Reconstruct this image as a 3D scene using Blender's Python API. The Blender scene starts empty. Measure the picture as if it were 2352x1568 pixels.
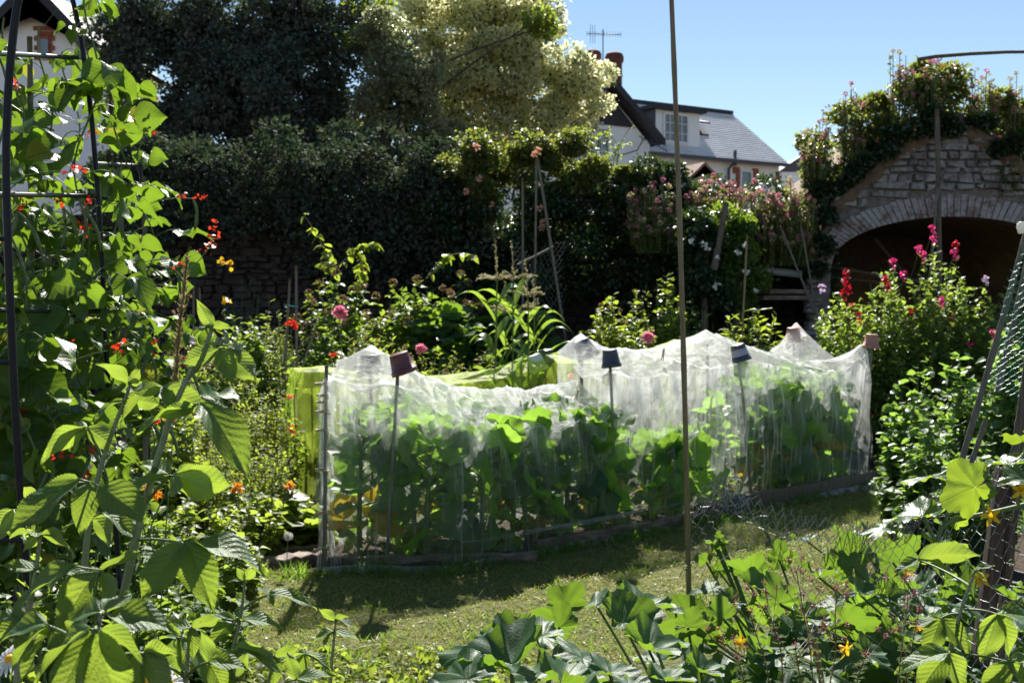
import bpy, math, random
import numpy as np
from mathutils import Vector
random.seed(7)
rng = np.random.default_rng(7)
R = math.radians
S = bpy.context.scene
COL = S.collection

# ---------------------------------------------------------------- camera, sky, sun, exposure
F, PITCH, CH = 2522.0, R(2.36), 1.6          # picture measured on a 2352 px wide copy of the photograph
cd = bpy.data.cameras.new('camera'); cam = bpy.data.objects.new('camera', cd); COL.objects.link(cam)
cam.location = (0, 0, CH); cam.rotation_euler = (R(90) - PITCH, 0, 0)
cd.sensor_width = 36; cd.lens = 36 * F / 2352; cd.clip_start = .05; cd.clip_end = 3000
cd.dof.use_dof = True; cd.dof.focus_distance = 2.3; cd.dof.aperture_fstop = 10.5
S.camera = cam
SUN_AZ, SUN_EL = 1.0, 43.0                   # degrees to the right of the view direction, above the horizon
w = bpy.data.worlds.new('World'); S.world = w; w.use_nodes = True
nt = w.node_tree; bg = nt.nodes['Background']
sky = nt.nodes.new('ShaderNodeTexSky'); sky.sky_type = 'NISHITA'; sky.sun_disc = False
sky.sun_elevation = R(SUN_EL); sky.sun_rotation = R(SUN_AZ); sky.air_density = 1.0; sky.dust_density = 0; sky.ozone_density = 1.3
nt.links.new(sky.outputs[0], bg.inputs[0]); bg.inputs[1].default_value = .051
sl = bpy.data.lights.new('sun', 'SUN'); sl.energy = 5.0; sl.angle = R(.53); sl.color = (1, .955, .87)
so = bpy.data.objects.new('sun', sl); COL.objects.link(so)
sd = Vector((math.sin(R(SUN_AZ)) * math.cos(R(SUN_EL)), math.cos(R(SUN_AZ)) * math.cos(R(SUN_EL)), math.sin(R(SUN_EL))))
so.rotation_euler = sd.to_track_quat('Z', 'Y').to_euler(); so.location = sd * 60
S.view_settings.view_transform = 'Standard'; S.view_settings.look = 'None'
S.view_settings.exposure = 1.27; S.view_settings.gamma = 1
S.cycles.transparent_max_bounces = 24; S.cycles.max_bounces = 12; S.cycles.transmission_bounces = 6
S.cycles.diffuse_bounces = 6; S.cycles.glossy_bounces = 2; S.cycles.sample_clamp_indirect = 4
S.cycles.caustics_reflective = False; S.cycles.caustics_refractive = False

# ---------------------------------------------------------------- helpers
def at(px, py, Y):
    a, b = (px - 1176) / F, -(py - 784) / F
    d = np.array([a, math.cos(PITCH) + b * math.sin(PITCH), b * math.cos(PITCH) - math.sin(PITCH)])
    return np.array([0, 0, CH]) + d * (Y / d[1])
def gx(px, Y): return (px - 1176) / F * Y
def gz(py, Y): return float(at(1176, py, Y)[2])
def gnd(px, py):
    p = at(px, py, 1.0); t = CH / (CH - p[2]); return np.array([p[0] * t, t, 0.0])
def nrm(a):
    a = np.asarray(a, float); n = np.linalg.norm(a, axis=-1, keepdims=True); return a / np.maximum(n, 1e-9)
ORG = {}
class MB:
    def __init__(s): s.V = []; s.Q = []; s.T = []; s.U = []; s.n = 0
    def add(s, V, Q=None, T=None, U=None):
        V = np.asarray(V, float).reshape(-1, 3)
        if Q is not None and len(Q): s.Q.append(np.asarray(Q, int).reshape(-1, 4) + s.n)
        if T is not None and len(T): s.T.append(np.asarray(T, int).reshape(-1, 3) + s.n)
        s.V.append(V); s.U.append(np.zeros((len(V), 2)) if U is None else np.asarray(U, float).reshape(-1, 2)); s.n += len(V)
    def box(s, c, sx, sy, sz, rz=0, M=None):
        v = np.array([(x, y, z) for x in (-.5, .5) for y in (-.5, .5) for z in (-.5, .5)]) * (sx, sy, sz)
        if M is not None: v = v @ np.asarray(M).T
        cc, ss = math.cos(rz), math.sin(rz)
        v = np.stack([v[:, 0] * cc - v[:, 1] * ss, v[:, 0] * ss + v[:, 1] * cc, v[:, 2]], 1) + np.asarray(c)
        s.add(v, [(0, 1, 3, 2), (4, 6, 7, 5), (0, 4, 5, 1), (2, 3, 7, 6), (0, 2, 6, 4), (1, 5, 7, 3)])
    def prism(s, poly, d):                     # poly: 3D points (planar), extruded by vector d
        p = np.asarray(poly, float); k = len(p); c = p.mean(0)
        V = np.vstack([p, p + d, [c], [c + d]]); i = np.arange(k); j = (i + 1) % k
        s.add(V, np.stack([i, j, j + k, i + k], 1), np.vstack([np.stack([j, i, np.full(k, 2 * k)], 1), np.stack([i + k, j + k, np.full(k, 2 * k + 1)], 1)]))
    def tube(s, P, r, n=6, cap=True):
        P = np.asarray(P, float); m = len(P); r = np.broadcast_to(np.asarray(r, float), (m,))
        T = np.gradient(P, axis=0); T = nrm(T)
        ref = np.array([0, 0, 1.]) if abs(T[0][2]) < .9 else np.array([1., 0, 0])
        A = nrm(np.cross(T, ref)); B = np.cross(T, A)
        a = np.arange(n) * 2 * math.pi / n
        V = P[:, None] + (A[:, None] * np.cos(a)[None, :, None] + B[:, None] * np.sin(a)[None, :, None]) * r[:, None, None]
        i, j = np.meshgrid(np.arange(m - 1), np.arange(n), indexing='ij'); k = (j + 1) % n
        Q = np.stack([i * n + j, (i + 1) * n + j, (i + 1) * n + k, i * n + k], -1).reshape(-1, 4)
        L = np.linspace(0, 1, m)
        s.add(V, Q, U=np.stack([np.repeat(L, n), np.tile(a / 6.283, m)], 1))
        if cap and n > 2:
            e = s.n - n
            for o, rev in ((s.n - m * n, 1), (e, 0)):
                c = P[0] if rev else P[-1]; ii = np.arange(n) + o; jj = (np.arange(n) + 1) % n + o
                s.V.append(c[None]); s.U.append(np.zeros((1, 2)))
                s.T.append(np.stack([jj, ii, np.full(n, s.n)], 1) if rev else np.stack([ii, jj, np.full(n, s.n)], 1)); s.n += 1
    def segs(s, A, B, r):                      # many straight triangular wires at once
        A = np.asarray(A, float); B = np.asarray(B, float); k = len(A); D = nrm(B - A)
        ref = np.where(np.abs(D[:, 2:3]) < .9, np.array([[0, 0, 1.]]), np.array([[1., 0, 0]]))
        X = nrm(np.cross(D, ref)); Y = np.cross(D, X)
        V = []
        for P in (A, B):
            for a in (0, 2.094, 4.189): V.append(P + (X * math.cos(a) + Y * math.sin(a)) * r)
        V = np.stack(V, 1).reshape(-1, 3); o = np.arange(k)[:, None] * 6
        Q = np.concatenate([o + [0, 1, 4, 3], o + [1, 2, 5, 4], o + [2, 0, 3, 5]])
        s.add(V, Q)
    def lathe(s, prof, c, axis=(0, 0, 1), n=20):
        ax = nrm(np.array(axis, float)); ref = np.array([1., 0, 0]) if abs(ax[0]) < .8 else np.array([0, 1., 0])
        A = nrm(np.cross(ax, ref)); B = np.cross(ax, A); a = np.arange(n) * 2 * math.pi / n
        V = np.array([np.asarray(c) + ax * z + (A * math.cos(t) + B * math.sin(t)) * r for r, z in prof for t in a])
        m = len(prof); i, j = np.meshgrid(np.arange(m - 1), np.arange(n), indexing='ij'); k = (j + 1) % n
        s.add(V, np.stack([i * n + j, i * n + k, (i + 1) * n + k, (i + 1) * n + j], -1).reshape(-1, 4))
    def grid(s, P, U=None, wrap=False):
        P = np.asarray(P); a, b = P.shape[:2]; i, j = np.meshgrid(np.arange(a - 1), np.arange(b if wrap else b - 1), indexing='ij'); k = (j + 1) % b
        s.add(P.reshape(-1, 3), np.stack([i * b + j, (i + 1) * b + j, (i + 1) * b + k, i * b + k], -1).reshape(-1, 4), U=None if U is None else np.asarray(U).reshape(-1, 2))
    def build(s, name, mat, parent=None, loc=None, smooth=True):
        me = bpy.data.meshes.new(name)
        V = np.vstack(s.V) if s.V else np.zeros((0, 3)); U = np.vstack(s.U)
        org = np.array(ORG[parent.name] if parent else (loc if loc is not None else (0, 0, 0)), float)
        Q = np.vstack(s.Q) if s.Q else np.zeros((0, 4), int); T = np.vstack(s.T) if s.T else np.zeros((0, 3), int)
        me.vertices.add(len(V)); me.vertices.foreach_set('co', (V - org).ravel())
        lp = np.concatenate([Q.ravel(), T.ravel()]); me.loops.add(len(lp)); me.loops.foreach_set('vertex_index', lp)
        st = np.concatenate([np.arange(len(Q)) * 4, len(Q) * 4 + np.arange(len(T)) * 3]); me.polygons.add(len(st))
        me.polygons.foreach_set('loop_start', st)
        uv = me.uv_layers.new(name='UVMap'); uv.data.foreach_set('uv', U[lp].ravel())
        me.update(calc_edges=True); me.polygons.foreach_set('use_smooth', np.full(len(st), smooth)); me.materials.append(mat); me.validate()
        o = bpy.data.objects.new(name, me); COL.objects.link(o)
        if parent: o.parent = parent
        else: o.location = org
        ORG[o.name] = org
        return o
def tag(o, label=None, cat=None, group=None, kind=None):
    if label: o['label'] = label
    if cat: o['category'] = cat
    if group: o['group'] = group
    if kind: o['kind'] = kind
    return o
def thing(name, label, cat, loc=(0, 0, 0), group=None):
    o = bpy.data.objects.new(name, None); COL.objects.link(o); o.location = loc; o.empty_display_size = .1
    ORG[o.name] = np.array(loc, float); return tag(o, label, cat, group)

# ---------------------------------------------------------------- materials
MATS = {}
def newmat(name):
    m = bpy.data.materials.new(name); m.use_nodes = True; t = m.node_tree; t.nodes.clear()
    out = t.nodes.new('ShaderNodeOutputMaterial'); return m, t, out
def N(t, typ, **kw):
    n = t.nodes.new('ShaderNode' + typ)
    for k, v in kw.items():
        if k.startswith('i_'): n.inputs[int(k[2:]) if k[2:].isdigit() else k[2:].replace('_', ' ')].default_value = v
        else: setattr(n, k, v)
    return n
def L(t, a, b): t.links.new(a, b)
def M1(t, op, a, b=None, c=None):
    n = t.nodes.new('ShaderNodeMath'); n.operation = op
    for i, v in enumerate((a, b, c)):
        if v is None: continue
        if isinstance(v, (int, float)): n.inputs[i].default_value = v
        else: t.links.new(v, n.inputs[i])
    return n.outputs[0]
def mixc(t, f, a, b):
    n = t.nodes.new('ShaderNodeMix'); n.data_type = 'RGBA'
    for i, v in ((0, f), (6, a), (7, b)):
        if isinstance(v, (int, float)): n.inputs[i].default_value = v
        elif isinstance(v, tuple): n.inputs[i].default_value = (*v, 1) if len(v) == 3 else v
        else: t.links.new(v, n.inputs[i])
    return n.outputs[2]
def leafmat(name, c1, c2, tc, tf=.45, rough=.42, vein=None, spec=.5, odd=None, oddf=.05, under=None, nv=8, coat=0, bumpk=1.0):
    """leaf: reflected colour varies leaf by leaf between c1 and c2, transmitted colour tc"""
    m, t, out = newmat(name); ge = N(t, 'NewGeometry'); rnd = ge.outputs['Random Per Island']
    wn = N(t, 'TexWhiteNoise', noise_dimensions='1D'); L(t, rnd, wn.inputs['W'])
    col = mixc(t, rnd, c1, c2); tcol = mixc(t, rnd, tuple(x * .72 for x in tc), tuple(min(1, x * 1.1) for x in tc))
    if vein:      # blotches and browned spots of age, fixed to each leaf
        to_ = N(t, 'TexCoord'); ns = N(t, 'TexNoise', i_Scale=14.0, i_Detail=5.0, i_Roughness=.7); L(t, to_.outputs['Object'], ns.inputs[0]); fb = M1(t, 'MINIMUM', M1(t, 'MAXIMUM', M1(t, 'MULTIPLY', M1(t, 'SUBTRACT', ns.outputs[0], .52), 3.0), 0), .55)
        col = mixc(t, fb, col, tuple(x * 1.5 for x in c2)); tcol = mixc(t, fb, tcol, tuple(x * .6 for x in tc))
        sp = N(t, 'TexNoise', i_Scale=90.0, i_Detail=2.0); L(t, to_.outputs['Object'], sp.inputs[0]); fs = M1(t, 'MULTIPLY', M1(t, 'GREATER_THAN', sp.outputs[0], .735), .8)
        col = mixc(t, fs, col, (.16, .1, .03)); tcol = mixc(t, fs, tcol, (.18, .1, .02))
    if odd:
        f = M1(t, 'LESS_THAN', wn.outputs[0], oddf); col = mixc(t, f, col, odd); tcol = mixc(t, f, tcol, odd)
    tc_ = N(t, 'TexCoord'); bump = None
    if vein:
        sx = N(t, 'SeparateXYZ'); L(t, tc_.outputs['UV'], sx.inputs[0]); u, v = sx.outputs[0], sx.outputs[1]
        if vein == 'pin':
            av = M1(t, 'ABSOLUTE', M1(t, 'SUBTRACT', v, .5))
            mid = M1(t, 'SMOOTH_MIN', M1(t, 'MULTIPLY', av, 26), 1.0, .1)
            ph = M1(t, 'FRACT', M1(t, 'MULTIPLY', M1(t, 'SUBTRACT', u, M1(t, 'MULTIPLY', av, .75)), nv))
            tri = M1(t, 'ABSOLUTE', M1(t, 'SUBTRACT', ph, .5))           # .5 at the vein
            lat = M1(t, 'MINIMUM', M1(t, 'MULTIPLY', M1(t, 'SUBTRACT', .5, tri), 9), 1.0)
            vm = M1(t, 'MULTIPLY', mid, lat); hgt = M1(t, 'SUBTRACT', M1(t, 'MULTIPLY', mid, .6), M1(t, 'MULTIPLY', tri, .9))
        else:
            x = M1(t, 'SUBTRACT', u, .5); y = M1(t, 'SUBTRACT', v, .5)
            a = M1(t, 'ARCTAN2', y, x); r = M1(t, 'SQRT', M1(t, 'ADD', M1(t, 'MULTIPLY', x, x), M1(t, 'MULTIPLY', y, y)))
            d = M1(t, 'MULTIPLY', r, M1(t, 'ABSOLUTE', M1(t, 'SINE', M1(t, 'MULTIPLY', a, 2.5 if vein == 'palm' else 4))))
            vm = M1(t, 'MINIMUM', M1(t, 'MULTIPLY', d, 60), 1.0); hgt = M1(t, 'MULTIPLY', vm, .5)
        col = mixc(t, vm, tuple(min(1, x * (1.15 if vein == 'pin' else 1.3) + .005) for x in c2), col)
        tcol = mixc(t, vm, tuple(min(1, x * (.92 if vein == 'pin' else 1.1)) for x in tc), tcol)
        vo = N(t, 'TexNoise', i_Scale=46.0 if vein != 'pin' else 30.0, i_Detail=2.0); L(t, tc_.outputs['UV'], vo.inputs[0])
        hh = M1(t, 'ADD', hgt, M1(t, 'MULTIPLY', vo.outputs[0], .9 if vein == 'pin' else .35))
        bump = N(t, 'Bump', i_Strength=.55 * bumpk, i_Distance=.004); L(t, hh, bump.inputs['Height'])
    if under: col = mixc(t, ge.outputs['Backfacing'], col, under)
    p = N(t, 'BsdfPrincipled'); L(t, col, p.inputs['Base Color']); p.inputs['Roughness'].default_value = rough
    p.inputs['Specular IOR Level'].default_value = spec; tr = N(t, 'BsdfTranslucent'); L(t, tcol, tr.inputs[0])
    if coat: p.inputs['Coat Weight'].default_value = coat
    if bump: L(t, bump.outputs[0], p.inputs['Normal']); L(t, bump.outputs[0], tr.inputs['Normal'])
    mx = N(t, 'MixShader', i_0=tf); L(t, p.outputs[0], mx.inputs[1]); L(t, tr.outputs[0], mx.inputs[2]); L(t, mx.outputs[0], out.inputs[0])
    MATS[name] = m; return m
def solid(name, c1, c2=None, rough=.6, scale=12, metal=0, bump=.2, stretch=(1, 1, 1), c3=None, dist=.01, spec=.5, coord='Object', emis=None, transl=0):
    m, t, out = newmat(name); p = N(t, 'BsdfPrincipled'); p.inputs['Roughness'].default_value = rough; p.inputs['Metallic'].default_value = metal
    p.inputs['Specular IOR Level'].default_value = spec
    tc = N(t, 'TexCoord'); mp = N(t, 'Mapping'); mp.inputs['Scale'].default_value = stretch; L(t, tc.outputs[coord], mp.inputs[0])
    no = N(t, 'TexNoise', i_Scale=scale, i_Detail=6.0, i_Roughness=.62); L(t, mp.outputs[0], no.inputs[0])
    cr = N(t, 'ValToRGB'); cr.color_ramp.elements[0].position = .34; cr.color_ramp.elements[1].position = .66
    cr.color_ramp.elements[0].color = (*c1, 1); cr.color_ramp.elements[1].color = (*(c2 or c1), 1)
    if c3: e = cr.color_ramp.elements.new(.5); e.color = (*c3, 1)
    L(t, no.outputs[0], cr.inputs[0]); L(t, cr.outputs[0], p.inputs['Base Color'])
    if bump:
        b = N(t, 'Bump', i_Strength=bump, i_Distance=dist); L(t, no.outputs[0], b.inputs['Height']); L(t, b.outputs[0], p.inputs['Normal'])
    if transl:
        tr = N(t, 'BsdfTranslucent'); L(t, cr.outputs[0], tr.inputs[0]); mx = N(t, 'MixShader', i_0=transl)
        L(t, p.outputs[0], mx.inputs[1]); L(t, tr.outputs[0], mx.inputs[2]); L(t, mx.outputs[0], out.inputs[0])
    else: L(t, p.outputs[0], out.inputs[0])
    MATS[name] = m; return m
def netmat(name, col, open_, tint, crinkle=60, transl=.5, glint=.25, top=None):
    """fine woven mesh: what shows through falls off with the angle the threads are seen at"""
    m, t, out = newmat(name); ge = N(t, 'NewGeometry'); tc = N(t, 'TexCoord')
    mp = N(t, 'Mapping'); mp.inputs['Scale'].default_value = (1, 1, .3); L(t, tc.outputs['Object'], mp.inputs[0])
    no = N(t, 'TexNoise', i_Scale=float(crinkle), i_Detail=4.0, i_Roughness=.65); L(t, mp.outputs[0], no.inputs[0])
    m3 = N(t, 'Mapping'); m3.inputs['Scale'].default_value = (1, 1, .22); m3.inputs['Rotation'].default_value = (.12, .2, 0); L(t, tc.outputs['Object'], m3.inputs[0]); n2 = N(t, 'TexNoise', i_Scale=17.0, i_Detail=6.0, i_Roughness=.7); L(t, m3.outputs[0], n2.inputs[0])
    b = N(t, 'Bump', i_Strength=.7, i_Distance=.009); L(t, no.outputs[0], b.inputs['Height'])
    dt = N(t, 'VectorMath', operation='DOT_PRODUCT'); L(t, b.outputs[0], dt.inputs[0]); L(t, ge.outputs['Incoming'], dt.inputs[1])
    c = M1(t, 'MAXIMUM', M1(t, 'ABSOLUTE', dt.outputs['Value']), .12)
    if top is not None:       # denser towards the creased top edge: sunlit whiteness put into the opacity
        su = N(t, 'SeparateXYZ'); L(t, tc.outputs['UV'], su.inputs[0]); nb = N(t, 'TexNoise', i_Scale=5.0, i_Detail=4.0); L(t, tc.outputs['Object'], nb.inputs[0])
        q = M1(t, 'ADD', su.outputs[1], M1(t, 'MULTIPLY', M1(t, 'SUBTRACT', nb.outputs[0], .5), 1.1)); mr = N(t, 'MapRange', interpolation_type='SMOOTHSTEP'); L(t, q, mr.inputs[0]); mr.inputs[1].default_value = 0.0; mr.inputs[2].default_value = .62; mr.inputs[3].default_value = top; mr.inputs[4].default_value = open_; open_ = mr.outputs[0]
    see = M1(t, 'POWER', open_, M1(t, 'DIVIDE', 1.0, c))
    fac = M1(t, 'SUBTRACT', 1.0, see)
    fac = M1(t, 'MULTIPLY', fac, M1(t, 'MAXIMUM', .12, M1(t, 'ADD', -.75, M1(t, 'MULTIPLY', n2.outputs[0], 3.6))))
    fac = M1(t, 'MINIMUM', fac, 1.0)
    tp = N(t, 'BsdfTransparent'); tp.inputs[0].default_value = (*tint, 1)
    p = N(t, 'BsdfPrincipled'); p.inputs['Base Color'].default_value = (*col, 1); p.inputs['Roughness'].default_value = glint
    L(t, b.outputs[0], p.inputs['Normal'])
    tr = N(t, 'BsdfTranslucent'); tr.inputs[0].default_value = (*col, 1); L(t, b.outputs[0], tr.inputs['Normal'])
    mx = N(t, 'MixShader', i_0=transl); L(t, p.outputs[0], mx.inputs[1]); L(t, tr.outputs[0], mx.inputs[2])
    m2 = N(t, 'MixShader'); L(t, fac, m2.inputs[0]); L(t, tp.outputs[0], m2.inputs[1]); L(t, mx.outputs[0], m2.inputs[2])
    L(t, m2.outputs[0], out.inputs[0]); MATS[name] = m; return m

G = dict(
 bean=leafmat('bean_leaf', (.04, .095, .022), (.06, .135, .025), (.19, .31, .02), .5, .4, 'pin', nv=6, odd=(.3, .3, .03), oddf=.03, bumpk=.5),
 rasp=leafmat('raspberry_leaf', (.05, .125, .032), (.075, .16, .042), (.34, .47, .045), .48, .5, 'pin', nv=9, under=(.14, .22, .1), bumpk=.75),
 squash=leafmat('squash_leaf', (.04, .095, .045), (.06, .125, .055), (.24, .40, .03), .44, .5, 'palm', bumpk=1.4, spec=.4),
 cuke=leafmat('cucumber_leaf', (.045, .10, .045), (.07, .13, .055), (.34, .48, .03), .47, .36, 'palm', bumpk=1.6),
 brass=leafmat('brassica_leaf', (.035, .08, .05), (.06, .115, .07), (.34, .6, .06), .54, .45, 'palm', odd=(.5, .34, .02), oddf=.015),
 brassY=leafmat('yellowed_leaf', (.2, .16, .025), (.3, .22, .03), (.3, .24, .02), .5, .6, 'palm'),
 corn=leafmat('maize_leaf', (.05, .11, .03), (.08, .14, .035), (.38, .56, .06), .45, .38, None),
 herb=leafmat('herb_leaf', (.055, .1, .02), (.1, .14, .03), (.42, .54, .06), .5, .5),
 herb2=leafmat('yellow_herb_leaf', (.09, .14, .025), (.16, .22, .035), (.5, .62, .06), .5, .6, odd=(.22, .12, .06), oddf=.04),
 mid=leafmat('shrub_leaf', (.04, .08, .025), (.07, .12, .035), (.34, .50, .045), .47, .46, spec=.35),
 midY=leafmat('light_shrub_leaf', (.045, .09, .02), (.08, .13, .03), (.44, .56, .05), .5, .42),
 brown=leafmat('spent_blossom', (.12, .08, .035), (.2, .13, .055), (.3, .18, .07), .35, .7),
 pea=leafmat('pea_leaf', (.04, .10, .04), (.065, .13, .055), (.34, .55, .07), .47, .44),
 speas=leafmat('sweet_pea_leaf', (.06, .12, .035), (.10, .17, .055), (.42, .58, .07), .47, .42, odd=(.3, .3, .04), oddf=.06),
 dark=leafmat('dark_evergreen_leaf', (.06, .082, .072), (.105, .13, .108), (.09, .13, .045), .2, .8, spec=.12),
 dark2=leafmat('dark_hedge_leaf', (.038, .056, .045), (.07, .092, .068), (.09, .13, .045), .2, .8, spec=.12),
 grey=leafmat('greyish_leaf', (.14, .165, .10), (.25, .27, .17), (.42, .46, .2), .45, .4),
 vari=leafmat('variegated_leaf', (.5, .52, .28), (.75, .75, .52), (1, .96, .55), .64, .42, odd=(.06, .12, .03), oddf=.14),
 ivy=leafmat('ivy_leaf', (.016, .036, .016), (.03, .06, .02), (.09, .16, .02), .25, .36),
 wallg=leafmat('wall_top_leaf', (.035, .07, .02), (.075, .11, .035), (.36, .44, .06), .45, .38, odd=(.24, .13, .05), oddf=.12),
 seed=leafmat('seed_head', (.42, .34, .2), (.6, .5, .32), (.65, .55, .3), .4, .6),
 straw=leafmat('straw', (.26, .2, .1), (.36, .29, .15), (.4, .32, .14), .35, .55),
 grass=leafmat('grass_blade', (.11, .165, .03), (.22, .25, .06), (.4, .48, .06), .42, .5, odd=(.36, .29, .13), oddf=.24),
 grassd=leafmat('tuft_blade', (.04, .1, .02), (.07, .15, .025), (.3, .55, .04), .42, .45),
 stem=solid('green_stem', (.10, .17, .05), (.17, .24, .09), .5, 30, transl=.15),
 stemr=solid('reddish_stem', (.14, .07, .04), (.2, .13, .06), .55, 30),
 stemp=solid('prickly_cane', (.19, .25, .13), (.27, .32, .18), .5, 60, c3=(.21, .27, .14)),
 twig=solid('grey_twig', (.06, .045, .035), (.12, .1, .08), .8, 30),
 bark=solid('bark', (.045, .035, .025), (.10, .085, .065), .9, 14, bump=.6),
 bamboo=solid('bamboo', (.15, .10, .045), (.27, .2, .1), .45, 8, stretch=(12, 12, 1.2)),
 bamdark=solid('weathered_bamboo', (.10, .085, .065), (.2, .175, .14), .6, 8, stretch=(10, 10, 1.0)),
 wood=solid('old_board', (.09, .06, .045), (.26, .2, .16), .75, 10, c3=(.16, .11, .085), bump=.5, stretch=(1, 1, 3)),
 woodg=solid('grey_timber', (.07, .055, .04), (.17, .135, .1), .75, 9, bump=.5, stretch=(9, 9, .8)),
 peg=solid('peg_wood', (.42, .29, .15), (.55, .4, .24), .6, 30),
 blackm=solid('black_powder_coat', (.004, .005, .009), (.009, .011, .018), .42, 40, bump=.05, spec=.3),
 wire=solid('galvanised_wire', (.13, .14, .16), (.3, .31, .33), .38, 40, metal=.5),
 red=leafmat('scarlet_petal', (.6, .02, .008), (.75, .06, .02), (.85, .06, .02), .4, .5),
 dred=leafmat('crimson_petal', (.22, .004, .012), (.5, .01, .03), (.6, .01, .03), .4, .5),
 pink=leafmat('pink_petal', (.85, .22, .4), (.95, .42, .56), (1, .35, .52), .42, .55),
 mag=leafmat('magenta_petal', (.5, .02, .16), (.75, .06, .3), (.8, .05, .25), .4, .5),
 val=leafmat('valerian_petal', (.5, .12, .24), (.7, .3, .4), (.7, .25, .35), .4, .6),
 lilac=leafmat('lilac_petal', (.5, .35, .55), (.7, .55, .72), (.7, .5, .7), .4, .5),
 white=leafmat('white_petal', (.75, .75, .72), (.85, .85, .82), (.85, .85, .8), .4, .5),
 yel=leafmat('yellow_petal', (.8, .42, .01), (.85, .55, .02), (.9, .6, .02), .42, .5),
 ora=leafmat('orange_petal', (.8, .25, .01), (.85, .36, .02), (.9, .35, .02), .42, .5),
 peach=leafmat('peach_petal', (.75, .36, .22), (.8, .5, .36), (.8, .45, .3), .4, .5),
 tassel=leafmat('maize_tassel', (.34, .3, .14), (.48, .42, .22), (.55, .5, .25), .35, .6),
 net=netmat('white_net_mesh', (.88, .9, .9), .908, (1, 1, 1), 60, .66, .5, top=.75),
 nett=netmat('white_net_top', (.92, .93, .94), .68, (1, 1, 1), 30, .8, .5),  # denser, whiter copy of the mesh: the top's sunlit brightness is built in
 netm=netmat('white_net_shoulder', (.9, .91, .92), .84, (1, 1, 1), 46, .7, .28),
 netb=netmat('white_net_bundle', (.62, .6, .58), .38, (1, 1, 1), 50, .45, .35),
 neth=netmat('net_hem', (.5, .47, .44), .62, (1, 1, 1), 50, .35, .5),
 nety=netmat('yellow_net_mesh', (.82, .94, .3), .875, (.84, .97, .38), 40, .64, .4),
)
# ---------------------------------------------------------------- leaf templates (x along, y across, z up)
def leaf_t(prof, nl=4, fold=.12, droop=.25, wav=0, serr=0, nw=2, seed=0, pleat=0):
    r = np.random.default_rng(seed); t = np.linspace(0, 1, nl + 1); c = np.linspace(-1, 1, nw + 1)
    W = np.interp(t, [p[0] for p in prof], [p[1] for p in prof])
    if serr: W = W * (1 + serr * (1 - 2 * ((np.arange(nl + 1)) % 2)) * np.minimum(1, np.arange(nl + 1)))
    T, C = np.meshgrid(t, c, indexing='ij'); Wm = W[:, None]
    # teeth and lateral folds sweep towards the tip away from the midrib
    X = T + np.abs(C) * Wm * .18; Y = C * Wm
    Z = fold * np.abs(C) * Wm - droop * T ** 2 + wav * np.sin(T * 9 + r.uniform(0, 6) + C * 2) * np.abs(C)
    if pleat: Z = Z + pleat * np.sin((T - np.abs(C) * Wm * .75) * 2 * math.pi * 8) * np.abs(C) * .8
    Z = Z + (.02 if nw > 1 else 0) * np.sin(T * 5 + r.uniform(0, 6))
    return grid_t(np.stack([X, Y, Z], -1), np.stack([T, C * .5 * np.minimum(1, Wm * 2.2) + .5], -1))
def grid_t(P, U):
    a, b = P.shape[:2]; i, j = np.meshgrid(np.arange(a - 1), np.arange(b - 1), indexing='ij')
    return P.reshape(-1, 3), np.stack([i * b + j, (i + 1) * b + j, (i + 1) * b + j + 1, i * b + j + 1], -1).reshape(-1, 4), U.reshape(-1, 2)
def polar_t(Rf, nth=30, nr=4, cup=.15, rip=.05, nrip=5, seed=0, lean=0, notch=.25, crumple=.03):
    """leaf spread round its stalk joint; x is the tip, a notch opens backwards"""
    r = np.random.default_rng(seed); nth = max(nth, 20); th = np.linspace(-math.pi * (1 - notch * .12), math.pi * (1 - notch * .12), nth + 1); q = np.linspace(0.02, 1, nr + 1)
    Q, TH = np.meshgrid(q, th, indexing='ij'); RR = np.array([Rf(a) for a in th])[None, :] * Q
    ph = r.uniform(0, 6, 4)
    Z = cup * Q ** 1.6 + .16 * Q * np.abs(np.sin(TH)) + rip * Q ** 2 * np.sin(nrip * TH + ph[0]) - .05 * Q * np.abs(np.cos(2.5 * TH)) + crumple * np.sin(3 * Q * 3 + ph[1]) * np.sin(7 * TH + ph[2]) * Q
    Z = Z - lean * np.maximum(0, np.cos(TH)) * Q ** 2 + .07 * Q ** 3 * np.sin(TH * 11 + ph[3]) * np.sin(TH * 2 + ph[1])
    X, Y = RR * np.cos(TH), RR * np.sin(TH)
    P = np.stack([X, Y, Z], -1); U = np.stack([X * .5 + .5, Y * .5 + .5], -1)
    return grid_t(P, U)
OV = [(0, .02), (.12, .2), (.35, .36), (.6, .32), (.85, .14), (1, .0)]
LAN = [(0, .01), (.2, .11), (.5, .15), (.8, .08), (1, 0)]
RND = [(0, .06), (.15, .36), (.45, .5), (.8, .36), (1, .02)]
HRT = [(0, .22), (.08, .42), (.25, .5), (.5, .43), (.78, .2), (.93, .05), (1, 0)]
RSP = [(0, .04), (.05, .14), (.14, .235), (.28, .295), (.46, .305), (.63, .25), (.78, .16), (.89, .075), (1, 0)]
T_ov = [leaf_t(OV, 3, .3, d, .03, seed=i) for i, d in enumerate((.1, .3, .5))]
T_ov1 = [leaf_t(OV, 2, .0, d, 0, nw=1, seed=i) for i, d in enumerate((.1, .35))]
T_lan = [leaf_t(LAN, 3, .3, d, .02, seed=i) for i, d in enumerate((.1, .35, .6))]
T_rnd = [leaf_t(RND, 4, .2, d, .05, seed=i) for i, d in enumerate((.05, .25, .4))]
T_hrt = [leaf_t(HRT, 9, .22, d, .05, nw=4, seed=i) for i, d in enumerate((.08, .22, .35, .5))]
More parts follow.
